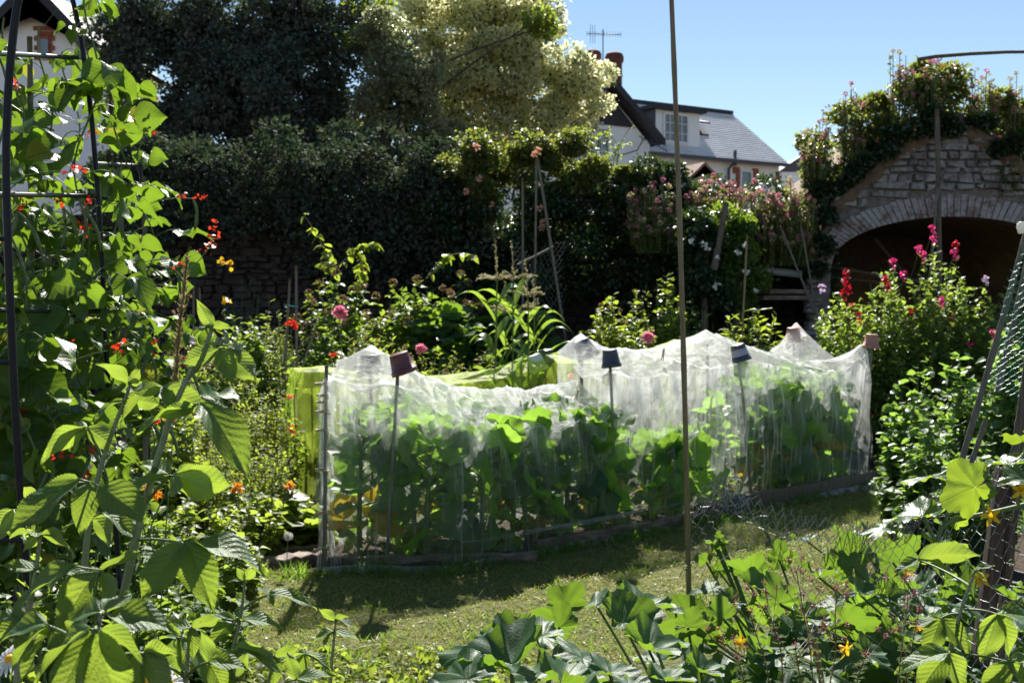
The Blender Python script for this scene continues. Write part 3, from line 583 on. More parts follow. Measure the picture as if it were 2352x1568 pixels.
rows.append([(x, AY + 4.2, 0) for x in X]); rows = np.array(rows)
mb.grid(rows); tag(mb.build('earth_bank', solid('dry_bank', (.09, .06, .04), (.18, .12, .08), .95, 12, bump=1)), 'bare brown earth banked over the stone arch', 'bank', kind='structure')

for i, (x0, z0, x1, z1, lb) in enumerate(((3.9, 2.0, 5.6, 1.75, 'long dark pole lying high inside the vault on the left'), (4.0, 1.85, 6.2, 1.7, 'lower dark pole stored inside the vault'), (4.7, 2.35, 5.3, 1.8, 'short dark stick leaning inside the vault roof'))):
    m_ = MB(); m_.tube([(x0, AY + .9 + .2 * i, z0), ((x0 + x1) / 2, AY + 1 + .2 * i, (z0 + z1) / 2 - .03), (x1, AY + 1.2 + .2 * i, z1)], .025, 7); tag(m_.build('stored_pole', G['woodg'], loc=(x0, AY + .9, z0)), lb, 'pole')
# ---------------------------------------------------------------- leafy masses
def mass(mb, circ, Y, depth, nleaf, size, tpl, cr=.35, mode='out', asp=1, shell=.55, back=.5, cps=1.0):
    """clumps of leaves: circ = places (x, y, radius in picture units at distance Y); returns clump centres"""
    circ = np.array(circ, float); area = circ[:, 2] ** 2; tot = area.sum(); C = []
    for (x, y, r), a in zip(circ, area):
        c0 = at(x, y, Y); rr = r / F * Y; nc = max(2, int(cps * 2.2 * (rr / cr) ** 2)); dir_ = rdir(nc); rad = rng.random(nc) ** .5
        C.append(c0 + dir_ * rad[:, None] * [rr, min(depth, rr * 1.2), rr] + [0, back * 0, 0])
    C = np.vstack(C); per = max(4, nleaf // len(C)); k = per * len(C); cc = np.repeat(C, per, 0)
    R_ = np.repeat(cr * rng.uniform(.55, 1.2, len(C)), per)
    d = rdir(k, .15); o = cc + d * (R_ * (shell + (1 - shell) * rng.random(k)) * np.where(rng.random(k) < .14, rng.uniform(1.05, 1.5, k), 1))[:, None] * [1.15, 1, .8]
    ax = nrm(d + rng.normal(size=(k, 3)) * .55 + [0, 0, -.15]); nn = nrm(d * .5 + [0, 0, .6] + rng.normal(size=(k, 3)) * .6)
    put(mb, tpl, o, ax, nn, size * rng.uniform(.6, 1.2, k), asp); return C
def tree(name, label, cat, circ, Y, depth, nleaf, size, tpl, mat, base, trunk=.18, cr=.4, group=None, cps=1.0, nlimb=14, bark='bark', asp=1):
    base = np.array(base, float); r = thing(name, label, cat, tuple(base), group); f = MB()
    C = mass(f, circ, Y, depth, nleaf, size, tpl, cr, cps=cps, asp=asp); f.build('crown', G[mat], r)
    t = MB(); top = np.array([base[0], base[1], C[:, 2].mean()]); tp = bez(base, (base + top) / 2 + [trunk, 0, 0], top, 9); t.tube(tp, np.linspace(trunk, trunk * .45, 9), 9)
    for i in rng.choice(len(C), min(nlimb, len(C)), replace=False):
        s = tp[random.randint(3, 8)]; t.tube(bez(s, (s + C[i]) / 2 + [0, 0, .15], C[i], 6), np.linspace(trunk * .3, .012, 6), 5, cap=False)
    t.build('trunk', G[bark], r); return r
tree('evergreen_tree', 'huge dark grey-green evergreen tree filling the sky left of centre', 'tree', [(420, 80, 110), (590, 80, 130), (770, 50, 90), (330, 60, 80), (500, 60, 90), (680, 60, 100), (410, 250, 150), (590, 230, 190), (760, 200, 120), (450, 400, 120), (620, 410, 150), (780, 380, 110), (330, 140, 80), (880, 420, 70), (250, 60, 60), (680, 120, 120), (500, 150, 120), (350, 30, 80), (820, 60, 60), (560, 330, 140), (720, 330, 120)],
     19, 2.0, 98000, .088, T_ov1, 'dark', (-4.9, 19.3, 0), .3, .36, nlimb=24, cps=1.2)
tree('silver_leaved_tree', 'greyish green tree catching the sun between the dark tree and the cream one', 'tree', [(890, 130, 75), (920, 180, 70), (940, 260, 85), (980, 140, 40), (860, 60, 50), (970, 210, 65), (870, 300, 60), (1000, 310, 45), (930, 350, 50), (850, 200, 60), (1020, 290, 30)],
     17.8, 1.0, 32000, .066, T_ov1, 'grey', (-1.8, 18.2, 0), .14, .24)
tree('variegated_tree', 'tall cream and green variegated tree lit bright against the blue sky', 'tree', [(960, 20, 75), (1060, 40, 110), (1180, 10, 105), (1150, 150, 110), (1060, 180, 90), (1235, 110, 60), (1280, 230, 80), (1180, 260, 90), (1325, 215, 42), (1378, 178, 16), (1362, 250, 28), (1350, 290, 28), (1020, 230, 50), (1010, 290, 40), (1080, 270, 60), (1245, 30, 45), (1352, 178, 26), (1320, 140, 25), (1000, 110, 60), (1270, 70, 25), (1275, 160, 60), (1130, 350, 60), (1240, 320, 55), (1310, 325, 36), (1050, 340, 50)],
     20, 1.5, 95000, .07, T_ov1, 'vari', (0.2, 20.6, 0), .22, .27, cps=1.5, nlimb=6)
tree('pale_feathery_tree', 'small pale green tree at the gable of the left white house', 'tree', [(235, 40, 45), (265, 130, 45), (285, 220, 55), (250, 190, 40), (300, 60, 50), (330, 300, 60), (280, 330, 40)], 19, .8, 6500, .06, T_ov1, 'grey', (-6.9, 19, 0), .08, .25)
tree('green_leaved_tree', 'bright green branch of leaves showing between dark and cream crowns', 'tree', [(855, 20, 40), (880, 70, 35), (1240, 60, 26), (840, 100, 30), (1000, 330, 30)], 18.6, .6, 4200, .08, T_ov1, 'midY', (-2.2, 18.6, 0), .09, .3)
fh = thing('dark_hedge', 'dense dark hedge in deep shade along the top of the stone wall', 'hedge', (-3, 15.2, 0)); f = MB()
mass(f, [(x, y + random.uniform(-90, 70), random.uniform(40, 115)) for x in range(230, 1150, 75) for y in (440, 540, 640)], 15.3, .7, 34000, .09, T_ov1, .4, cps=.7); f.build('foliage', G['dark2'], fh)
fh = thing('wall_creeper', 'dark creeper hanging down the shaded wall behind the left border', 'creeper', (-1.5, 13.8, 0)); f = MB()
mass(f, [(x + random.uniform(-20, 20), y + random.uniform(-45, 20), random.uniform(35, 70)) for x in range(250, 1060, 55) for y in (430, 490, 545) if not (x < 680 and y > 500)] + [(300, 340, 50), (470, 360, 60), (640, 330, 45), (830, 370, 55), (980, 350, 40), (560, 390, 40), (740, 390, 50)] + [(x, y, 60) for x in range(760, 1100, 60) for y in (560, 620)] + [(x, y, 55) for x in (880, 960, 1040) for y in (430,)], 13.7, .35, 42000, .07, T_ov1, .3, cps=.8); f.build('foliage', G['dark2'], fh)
fh = thing('overgrown_hedge', 'tall tangled green hedge with honeysuckle climbing over the wall below the cream tree', 'hedge', (.4, 14, 0)); f = MB()
mass(f, [(1060, 380, 45), (1110, 350, 45), (1180, 335, 42), (1250, 345, 45), (1310, 350, 42), (1330, 378, 36), (1370, 398, 34), (1420, 412, 28), (1460, 415, 24), (1120, 410, 60), (1250, 410, 60), (1350, 420, 50), (1420, 440, 50)], 13.5, .4, 30000, .05, T_ov1, .18, cps=.9); f.build('foliage', G['wallg'], fh)
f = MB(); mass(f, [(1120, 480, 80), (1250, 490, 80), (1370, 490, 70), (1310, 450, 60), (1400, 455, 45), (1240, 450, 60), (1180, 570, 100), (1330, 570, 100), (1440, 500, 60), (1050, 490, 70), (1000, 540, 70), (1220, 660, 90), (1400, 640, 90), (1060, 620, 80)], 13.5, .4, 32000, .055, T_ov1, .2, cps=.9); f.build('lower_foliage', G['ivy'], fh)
f = MB(); P_ = []
for i in range(60):
    x = random.uniform(1050, 1420); p0 = at(x, 380, 13.4); P_.append(bez(p0, p0 + [random.uniform(-.1, .1), 0, .25], p0 + [random.uniform(-.25, .25), random.uniform(-.2, .2), random.uniform(.25, .55)], 6))
for p in P_: f.tube(p, .004, 3, cap=False)
f.build('shoots', G['stem'], fh); f = MB(); O, A, Nn = along(P_, 16, .1, .01); put(f, T_ov1, O, A, Nn, rng.uniform(.03, .055, len(O))); f.build('shoot_leaves', G['midY'], fh)
for nm, mt, pts in (('honeysuckle_bloom', 'peach', [(1095, 338, 12), (1235, 348, 14), (1228, 355, 9), (1240, 478, 8), (1250, 510, 13), (1245, 522, 10), (1100, 410, 8), (1070, 440, 7), (1130, 470, 6)]),):
    for x, y, s in pts:
        f = MB(); flower_blob(f, at(x, y, 12.8), s / F * 13, 26, T_ov1, .035); f.build(nm, G[mt], fh)
ih = thing('ivy_hedge', 'glossy dark ivy hanging over the wall between the house and the stone arch', 'ivy', (2.8, 13.8, 0)); f = MB()
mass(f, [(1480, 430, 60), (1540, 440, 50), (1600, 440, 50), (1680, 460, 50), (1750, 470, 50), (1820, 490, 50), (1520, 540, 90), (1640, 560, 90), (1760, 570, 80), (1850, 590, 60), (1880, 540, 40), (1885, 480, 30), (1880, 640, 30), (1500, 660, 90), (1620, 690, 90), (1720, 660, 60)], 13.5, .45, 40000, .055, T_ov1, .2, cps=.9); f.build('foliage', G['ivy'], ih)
# valerian along the wall top
def valerian(name, label, cx, top, wpx, Y, z0, n, pinkf=.5, seedf=.35, h0=.35, grp=None, mat='wallg', s=.05, dep=.5):
    X = gx(cx, Y); H = gz(top, Y) - z0; W = wpx / F * Y; r = thing(name, label, 'flowering plant', (X, Y, z0), grp)
    n = int(n * 1.5); P = shoot_set((X, Y, z0), n, W, H, dep, base=.85, arch=.25, hvar=.5); sm = MB()
    for p in P: sm.tube(p, .0045, 3, cap=False)
    sm.build('stems', G['stem'], r); O, A, Nn = along(P, 22, .05, .02, 1, .3); f = MB(); put(f, T_ov, O, A, Nn, s * rng.uniform(.5, 1.2, len(O))); f.build('foliage', G[mat], r)
    a, b = [], []
    for p in P:
        u = random.random(); m_ = a if u < pinkf else b if u < pinkf + seedf else None
        if m_ is not None:
            m_.append((p[-1], random.uniform(.03, .055), 40, T_ov1, .022))
    heads(r, 'val', a); heads(r, 'seed', b, 'seed_head')
    return r
vs = 'valerian clumps on the garden wall'
valerian('valerian', 'pink valerian clump at the left end of the wall, just left of the centre pole', 1500, 400, 130, 13, 2.2, 70, .35, .45, grp=vs)
valerian('valerian', 'pale seeding valerian clump right of the centre pole under the small brick-edged window', 1640, 395, 140, 13, 2.2, 70, .5, .3, grp=vs)
valerian('valerian', 'dense pink valerian clump on the wall in front of the house corner', 1730, 410, 120, 12.9, 2.1, 75, .45, .4, grp=vs)
valerian('valerian', 'cream and pink valerian clump nearest the stone arch', 1820, 395, 110, 12.8, 2.0, 80, .35, .5, grp=vs)
valerian('valerian', 'low valerian spilling down the wall with cream seed heads', 1770, 490, 190, 12.7, 1.95, 60, .3, .5, grp=vs)
valerian('valerian', 'faded valerian spilling down beside the centre pole, cream plumes over ivy', 1510, 470, 110, 12.8, 2.1, 45, .35, .6, grp=vs)
# growth on the arch bank
fh = thing('bank_shrub', 'sprawling green bushes capping the earth bank over the arch', 'shrub', (5.2, 13.6, 3)); f = MB()
mass(f, [(1870, 330, 42), (1900, 400, 40), (1950, 300, 50), (2020, 250, 50), (2080, 200, 50), (2150, 190, 50), (2200, 240, 50), (2280, 250, 50), (2350, 280, 50), (2400, 300, 60), (2320, 340, 40), (2050, 300, 45), (2130, 270, 45), (1970, 360, 40), (1860, 390, 30)], 13.3, .5, 14000, .06, T_ov, .18, cps=.9); f.build('foliage', G['wallg'], fh)
fh = thing('bank_ivy', 'dark ivy trailing over the peak and left shoulder of the stone arch', 'ivy', (4.6, 12.9, 2)); f = MB()
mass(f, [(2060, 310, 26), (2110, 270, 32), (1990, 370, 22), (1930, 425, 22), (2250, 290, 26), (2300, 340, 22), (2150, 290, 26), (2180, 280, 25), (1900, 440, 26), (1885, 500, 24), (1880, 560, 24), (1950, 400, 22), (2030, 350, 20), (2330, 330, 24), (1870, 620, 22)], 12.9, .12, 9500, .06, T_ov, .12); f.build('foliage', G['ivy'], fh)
vg = 'valerian clumps on the arch bank'
for cx, top, wd, z0, lab in ((1870, 240, 70, 2.7, 'leftmost valerian tuft leaning over the left end of the arch bank'), (1950, 190, 80, 2.9, 'valerian with dark pink heads halfway up the arch bank'), (2060, 90, 70, 3.4, 'tallest pink valerian on the peak of the arch bank'), (2130, 110, 60, 3.5, 'valerian just left of the bent rod tip above the arch'), (2240, 150, 90, 3.5, 'seeding valerian under the bent rod at the arch top'), (2330, 160, 80, 3.2, 'valerian at the right picture edge on the arch bank'), (2310, 270, 90, 2.8, 'low brown valerian at the right over the stone face')):
    valerian('valerian', lab, cx, top, wd, 13.1, z0, 34, .35, .45, grp=vg)
# ---------------------------------------------------------------- netted vegetable bed
def pot(name, label, x, y, z, tilt, az, r=.055, h=.095, mat=None, stripe=None, group='pots capping the canes', open_down=True, text=False):
    """plastic pot upside down on a cane: rim at the bottom"""
    ax = np.array([math.sin(tilt) * math.cos(az), math.sin(tilt) * math.sin(az), math.cos(tilt)])
    root = thing(name, label, 'plant pot', (x, y, z), group); c = np.array([x, y, z]); mb = MB()
    mb.lathe([(r * .72, -.004), (r * .74, -.02), (r * .93, -h * .8), (r * 1.0, -h * .8), (r * 1.03, -h), (r * .95, -h), (r * .9, -h * .8), (r * .7, -.012), (.004, -.01)], c, ax, 24)
    mb.lathe([(.004, 0), (r * .6, 0), (r * .72, -.004)], c, ax, 24); mb.build('pot_body', mat, root)
    if stripe:
        s = MB(); s.lathe([(r * .79, -h * .3), (r * .9, -h * .68)], c, ax, 24)
        s.lathe([(r * .785, -h * .3), (r * .895, -h * .68)], c, ax, 24); s.build('label_band', stripe, root)
    if text:      # faint flower outline and scribble printed on the maroon pot
        s = MB(); A = nrm(np.cross(ax, [0, -1, 0])); Bq = -nrm(np.cross(ax, A)); Bq = Bq if Bq[1] < 0 else -Bq
        def sp(u, v): a = u / (r * .86); rr = r * (.735 + .2 * (-v / h)) + .0015; return c + ax * v + (A * math.sin(a) + Bq * math.cos(a)) * rr
        th = np.linspace(.4, 5.9, 40); s.tube([sp(.016 + (.012 + .003 * math.sin(5 * t)) * math.cos(t), -.05 + (.012 + .003 * math.sin(5 * t)) * math.sin(t)) for t in th], .0009, 3)
        for i, (du, ph) in enumerate(((-.028, 0), (-.021, 1), (-.014, 2), (-.007, 1.4), (0, .6))):
            s.tube([sp(du + .0025 * math.sin(t * 2 + ph), -.05 + .0035 * math.cos(t * 1.5 + ph)) for t in np.linspace(0, 4, 12)], .0008, 3)
        s.build('printed_flower', P_print, root)
    return root
P_mar = solid('maroon_plastic', (.15, .045, .045), (.19, .065, .06), .4, 20, bump=.05)
P_blk = solid('grey_plastic', (.05, .06, .07), (.075, .085, .095), .38, 20, bump=.05)
P_grn = solid('dark_green_plastic', (.03, .06, .045), (.045, .08, .06), .4, 20, bump=.05)
P_ter = solid('terracotta_plastic', (.42, .17, .12), (.5, .24, .17), .5, 20, bump=.05)
P_wht = solid('pale_plastic', (.55, .6, .5), (.65, .7, .6), .5, 20, bump=.05)
P_print = solid('grey_print', (.42, .3, .3), None, .6, 10, bump=0)
P_band = solid('blue_print', (.3, .42, .5), (.5, .3, .32), .5, 25, bump=0)
def cane(name, label, p0, p1, r=.008, mat='bamdark', group=None, bend=.01, cat='cane', nodes=True):
    p0, p1 = np.asarray(p0, float), np.asarray(p1, float); mb = MB(); n = 26; P = bez(p0, (p0 + p1) / 2 + [bend, 0, 0], p1, n)
    rr = r * np.linspace(1.08, .92, n)
    if nodes: rr = rr * (1 + .16 * (np.arange(n) % 5 == 2))
    mb.tube(P, rr, 8); return tag(mb.build(name, G[mat], loc=p0), label, cat, group)
cg = 'canes holding up the white net'
front = [('nearest', (-.74, 6.38), 1.27, 'first', 'left'), ]
# canes in front: (top px, top py, foot X, foot Y, label)
FC = [(915, 822, -.745, 6.42, 'front net cane under the maroon pot, nearest the left end'),
      (1400, 812, .69, 7.24, 'front net cane under the grey pot just left of the centre pole'),
      (1693, 800, 1.80, 8.16, 'front net cane under the dark pot with a pale rim, right of the centre pole'),
      (2003, 778, 2.95, 9.2, 'net cane at the far right corner under the reddish pot')]
POTL = []
for tx, ty, fx, fy, lab in FC:
    tp = at(tx, ty, fy); cane('net_cane', lab, (fx, fy, -.02), tp, .0105, 'bamdark', cg); POTL.append(tp)
pot('plant_pot', 'large maroon pot with faint grey print tilted on the front left cane', *POTL[0] + [0, -.02, .03], .33, 3.3, .078, .125, P_mar, text=True)
pot('plant_pot', 'dark grey pot upside down on the front cane left of the centre pole', *POTL[1] + [0, 0, .03], .12, 3.0, .066, .12, P_blk)
pot('plant_pot', 'dark pot with purple band and pale rim on the cane right of the centre pole', *POTL[2] + [0, 0, .03], .28, 2.9, .074, .13, P_blk, stripe=P_band)
pot('plant_pot', 'reddish pot on the cane at the far right corner of the net', *POTL[3] + [0, 0, .04], .1, 0, .07, .12, P_ter)
BC = [(850, 832, -.90, 7.02, 'P_blk', .05, 'back left net cane, pot hidden under the white net', 'grey pot bulging under the white net behind the maroon pot', .085),
      (1335, 800, .50, 7.95, 'P_blk', .5, 'thick back cane holding the tall net beside the front grey pot', 'tilted black pot covered by the white net at its middle peak', .085),
      (1625, 790, 1.56, 8.8, None, 0, 'back net cane seen through the net just right of the centre pole', '', 0),
      (1822, 765, 2.55, 9.85, 'P_ter', 0, 'back net cane under the wrapped terracotta pot', 'terracotta pot wrapped in white net on the back right cane', .075)]
BT = []
for tx, ty, fx, fy, pm, tilt, lab, pl, r in BC:
    tp = at(tx, ty, fy); BT.append(tp); cane('net_cane', lab, (fx, fy, -.02), tp, .0135 if 'thick' in lab else .010, 'bamdark', cg)
    if pm: pot('plant_pot', pl, *tp + [0, 0, .05], tilt, 2.6, r, .13, globals()[pm])
# corner post with clothes pegs
pp0, pp1 = gnd(745, 1312), at(750, 838, 6.36); cane('corner_post', 'straight dark cane at the left net corner with wooden pegs clipped up it', pp0, pp1, .012, 'bamdark', None, 0)
def peg(label, c, d, L_=.075, mat='peg'):
    d = nrm(np.array(d, float)); side = nrm(np.cross(d, [0, 1, .2])); r = thing('clothes_peg', label, 'clothes peg', tuple(c), 'wooden pegs clipping the nets')
    for s in (1, -1):
        mb = MB(); a = c - d * L_ * .45; b = c + d * L_ * .55
        P = np.array([a + side * s * .008, c - d * .01 + side * s * .0045, c + side * s * .0045, b + side * s * .0035])
        V = []; up = np.cross(d, side)
        for p_ in P:
            for e in ((-.004, -.0045), (.004, -.0045), (.004, .0045), (-.004, .0045)): V.append(p_ + side * s * e[0] * .8 + up * e[1])
        q = [(i * 4 + j, (i + 1) * 4 + j, (i + 1) * 4 + (j + 1) % 4, i * 4 + (j + 1) % 4) for i in range(3) for j in range(4)] + [(3, 2, 1, 0), (12, 13, 14, 15)]
        mb.add(np.array(V), q); mb.build('peg_half', G[mat], r, smooth=False)
    mb = MB(); mb.tube([c + side * .009 * math.cos(t) + np.cross(d, side) * .006 * math.sin(t) + d * .0012 * t / 3 for t in np.linspace(0, 12, 26)], .0011, 4); mb.build('spring', G['wire'], r)
PL = ['topmost', 'second', 'third', 'fourth', 'fifth', 'sixth', 'seventh', 'lowest']
for i, (yy, dz, tw) in enumerate(((880, .02, -.2), (907, .0, .5), (922, -.02, -.9), (944, .04, .3), (986, .0, -.6), (1077, .02, .2), (1175, .12, .1), (1258, .06, -.4))):
    t = (yy - 838) / (1312 - 838); c = pp1 + (pp0 - pp1) * t
    peg(f'wooden peg clipped to the left corner cane, {PL[i]} of the eight', c + [-.012, -.012, 0], (-1, tw, -dz * 2), .085 if i % 3 else .095)
peg('upright wooden peg on the net edge beside the centre pole', at(1523, 815, 7.75), (.15, 0, 1), .085)
peg('pale peg joining the two white nets left of the grey pot', at(1325, 908, 7.25), (.3, -.1, 1), .07)

# edging boards
def board(label, a, b, h=.15, t=.035, z=0, mat='wood', lean=0, group='old boards edging the bed'):
    a, b = np.array(a, float), np.array(b, float); d = b - a; l = np.linalg.norm(d); d /= l; nn = np.array([-d[1], d[0], 0]); n = 14; rows = []
    for i in range(n):
        p = a + d * l * i / (n - 1); e = .006 * math.sin(i * 2.1) + .004 * random.random(); zt = z + h + e
        q = nn * lean * h
        rows.append([p + nn * 0, p + q + [0, 0, zt - .006], p + q + nn * .006 + [0, 0, zt], p + q + nn * (t - .006) + [0, 0, zt], p + q + nn * t + [0, 0, zt - .006], p + nn * t])
    mb = MB(); mb.grid(np.array(rows), wrap=True)
    for rr, fl in ((rows[0], 1), (rows[-1], 0)):
        r_ = np.array(rr); mb.add(r_, Q=[(0, 1, 2, 5), (5, 2, 3, 4)] if fl else [(5, 2, 1, 0), (4, 3, 2, 5)])
    return tag(mb.build('edging_board', G[mat], loc=a, smooth=False), label, 'board', group)
board('dark grey edging board under the net along the front left of the bed', (-1.08, 6.36, 0), (.15, 6.5, 0), .07, .04)
board('brown edging board under the middle of the net front, half hidden by grass', (.16, 6.72, 0), (1.3, 7.62, 0), .09, .04)
board('long grey weathered board on edge at the right part of the bed', (1.32, 7.70, 0), (3.02, 9.14, 0), .13, .045, mat='woodg')
board('orange-brown board end sticking out at the far right corner', (2.9, 9.5, 0), (3.45, 9.42, 0), .08, .12)
board('lower red-brown plank lying left of the corner cane', gnd(590, 1318) + [0, .0, 0], (-1.1, 6.55, 0), .06, .13)
board('upper reddish plank lying left of the corner cane on two others', gnd(585, 1262) + [0, .05, 0], (-1.1, 7.0, 0), .09, .12)
board('thin middle plank between the reddish planks left of the net', gnd(588, 1285) + [0, 0, 0], (-1.12, 6.8, 0), .05, .1, mat='woodg')
mb = MB(); BLp = np.array([(-1.3, 7.2), (-.8, 7.4), (.2, 7.9), (1.2, 8.7), (2.5, 9.9), (3.1, 10.2)])
Xs = np.linspace(-1.08, 2.95, 40); mb.grid(np.array([[(x + (-.25) * q, yfront(x) + .06 + .85 * q, .03 + .012 * math.sin(x * 11 + q * 7)) for q in np.linspace(0, 1, 8)] for x in Xs])); tag(mb.build('soil_bed', earth), 'dark soil of the netted bed', 'soil', kind='structure')

# ---- nets
def interp_line(Pl, s):
    Pl = np.asarray(Pl, float); d = np.r_[0, np.cumsum(np.linalg.norm(np.diff(Pl, axis=0), axis=1))]; d /= d[-1]; return np.stack([np.interp(s, d, Pl[:, 0]), np.interp(s, d, Pl[:, 1])], -1)
def noise1(x, ph, oct=4, base=3.0):
    v = 0; a = 1
    for o in range(oct): v = v + a * np.sin(x * base * 1.9 ** o + ph[o]) * np.sin(x * base * 1.13 * 1.7 ** o + ph[o + 4]); a *= .6
    return v
def drape(root, name, mat, Fp, Bp, peaks, zb, ends=(1, 1), nu=150, nt_=30, rad=.34, foldamp=.036, hem=.06, bottomz=.03, seed=0, swag=.0, dip=.0, shf=.3):
    """net: top sheet hung between peaks (x, y, z), skirts falling to the ground on front, back and the chosen ends"""
    r = np.random.default_rng(seed); ph = r.uniform(0, 6, 30); s = np.linspace(0, 1, nu); FP, BP = interp_line(Fp, s), interp_line(Bp, s)
    t = np.linspace(0, 1, nt_); XY = FP[:, None] * (1 - t)[None, :, None] + BP[:, None] * t[None, :, None]
    zbv = np.interp(s, [q[0] for q in zb], [q[1] for q in zb])[:, None] + np.zeros((nu, nt_))
    D = np.zeros_like(zbv)
    for (x, y, z) in peaks:
        d = np.hypot(XY[..., 0] - x, XY[..., 1] - y); D = np.maximum(D, (z - zbv) * np.exp(-(d / rad) ** 1.05))
    Z = zbv - dip * (1 - t)[None, :] ** 1.6 * np.exp(-D * 9) + D
    rid = noise1(s * 6, ph)[:, None] * .5 + noise1(t * 2.2, ph[5:])[None, :] * .4 + np.sin(s[:, None] * 40 + t[None] * 9 + ph[2]) * .3 + np.sin(s[:, None] * 73 - t[None] * 14 + ph[3]) * .2
    cre = 1 - np.abs(np.sin(s[:, None] * 23 + t[None] * 7 + 1.5 * np.sin(s[:, None] * 9 + ph[3]))) ; cre2 = 1 - np.abs(np.sin(s[:, None] * 51 - t[None] * 11 + 2 * np.sin(t[None] * 5 + s[:, None] * 13)))
    Z = Z + (.016 * rid + (.014 * cre ** 3 + .007 * cre2 ** 2) * (1 + .9 * np.sin(s[:, None] * 13 + t[None] * 4 + ph[9]))) * np.exp(-D * 5) * (mat is G['net'])  + .012 * rid * (mat is not G['net'])
    mb = MB(); sh_ = MB(); P = np.concatenate([XY, Z[..., None]], -1)
    ring = []                                               # perimeter with outward direction
    def outw(P_, Q_): v = P_ - Q_; return v / np.maximum(np.linalg.norm(v, axis=-1, keepdims=True), 1e-6)
    segs = []
    segs.append((P[:, 0], outw(FP, BP), s * 5.2, 1.0)); segs.append((P[:, -1], outw(BP, FP), s * 5.2 + 9, .6))
    if ends[0]: segs.append((P[0], np.broadcast_to(outw(XY[0].mean(0), XY[6].mean(0)), (nt_, 2)), t * .9 + 20, 1.0))
    if ends[1]: segs.append((P[-1], np.broadcast_to(outw(XY[-1].mean(0), XY[-7].mean(0)), (nt_, 2)), t * .9 + 30, 1.0))
    tp_ = MB(); tp_.grid(P); tp_.build('net_top', G['nett'] if mat is G['net'] else mat, root); nv = 34; qv = np.linspace(0, 1, nv)
    for top, od, arc, w_ in segs:
        n = len(top); fo = (noise1(arc * 1.6, ph[8:], 4, 4.0) * .6 + .5 * np.sin(arc * 31 + ph[1]) * np.sin(arc * 2.3 + ph[6]) + .3 * np.sin(arc * 67 + ph[4]))
        G_ = np.zeros((nv, n, 3))
        for i, q in enumerate(qv):
            off = foldamp * w_ * fo * (q * (1.15 - .3 * q)) + .035 * math.sin(q * math.pi) * w_ + foldamp * .5 * np.sin(arc * 11 + q * 7 + ph[7]) * q * w_ + foldamp * .35 * np.sin(arc * 19 - q * 13) * w_
            g = q
            G_[i, :, :2] = top[:, :2] + od * (off * (1 - .0))[:, None]; G_[i, :, 2] = top[:, 2] * (1 - g) + bottomz * g
        mb.grid(G_, np.stack(np.meshgrid(qv / (shf * 2.2), arc, indexing='ij')[::-1], -1))
    o = mb.build(name, mat, root)
    if sh_.n: sh_.build('net_shoulder', G['netm'], root)
    # trailing hem lying on the ground at the front
    if hem:
        top, od, arc, w_ = segs[0]; n = len(top); hb = MB(); rows = []
        fo = noise1(arc * 2.4, ph[12:], 4, 4.0)
        for q in np.linspace(0, 1, 7):
            p = np.zeros((n, 3)); p[:, :2] = top[:, :2] + od * (.02 + hem * q * (1 + .5 * fo))[:, None]; p[:, 2] = bottomz + .02 * np.sin(q * 3.0) * (1 + .5 * np.sin(arc * 3.1)) + .004 * np.sin(arc * 23 + q * 5) * q - .02 * q; rows.append(p)
        hb.grid(np.array(rows)); hb.build('hem', G['neth'], root)
    return o
wn = thing('white_net', 'fine white net over the left half of the bed, sagging onto the cabbage leaves', 'net', (-.3, 6.4, 0))
drape(wn, 'net_sheet', G['net'], [(-1.09, 6.33), (-.745, 6.36), (-.33, 6.36), (.26, 6.86), (.62, 7.17)], [(-1.10, 6.95), (-.85, 7.1), (-.3, 7.4), (.45, 7.95)],
      [(-.90, 7.0, gz(790, 7.0)), (pp1[0], pp1[1], gz(836, 6.36)), (-.745, 6.42, gz(845, 6.42)), (.52, 7.95, gz(880, 7.9)), (-1.08, 6.95, 1.12)], [(0, 1.12), (.2, 1.08), (.4, .985), (.75, .93), (1, .99)], ends=(1, 0), seed=3, rad=.22, hem=.07, nu=260, nt_=50, dip=.17)
wn2 = thing('white_net', 'tall white net over the right half of the bed, pulled up in peaks', 'net', (1.8, 8.2, 0))
drape(wn2, 'net_sheet', G['net'], [(.56, 7.16), (.74, 7.26), (1.13, 7.62), (1.80, 8.2), (2.98, 9.16)], [(.33, 7.92), (.9, 8.45), (1.56, 8.85), (2.2, 9.5), (2.62, 10.0)],
      [(.50, 7.95, gz(765, 7.95)), (.69, 7.26, gz(828, 7.26)), (1.56, 8.8, gz(757, 8.8)), (1.78, 8.2, gz(815, 8.2)), (2.55, 9.85, gz(738, 9.85)), (2.93, 9.22, gz(785, 9.22))], [(0, 1.06), (.1, 1.12), (.2, 1.17), (.5, 1.22), (.75, 1.1), (1, 1.0)], ends=(0, 1), seed=8, rad=.26, nu=280, nt_=50, hem=.09, dip=.13, shf=.52)
# bunched net at the left corner
mb = MB()
for i in range(12):
    a = random.uniform(0, 6.28); r0 = random.uniform(.004, .02); p = pp0 + (pp1 - pp0) * .35; q = pp0 + [random.uniform(-.05, .14), random.uniform(-.12, .02), .02]
    mb.tube(bez(p + [math.cos(a) * r0, math.sin(a) * r0, 0], p * .4 + q * .6 + [.03 * math.cos(a), 0, 0], q, 10), np.linspace(.001, .0025, 10), 3)
for i in range(18):
    p = np.array([random.uniform(-.33, .5), 0, .16]); p[1] = yfront(p[0]) + .03; mb.tube(bez(p, p + [.35, .1, -.02 + .05 * random.random()], p + [.75, .5, .03], 9), .0014, 3)
mb.build('gathered_edge', G['netb'], wn)
yn = thing('yellow_net', 'yellow-green net over the second bed behind the white one', 'net', (-1, 8.3, 0))
YF = [(-1.64, 8.35), (-.5, 8.65), (.25, 9.3), (1.6, 10.2), (2.9, 11)]
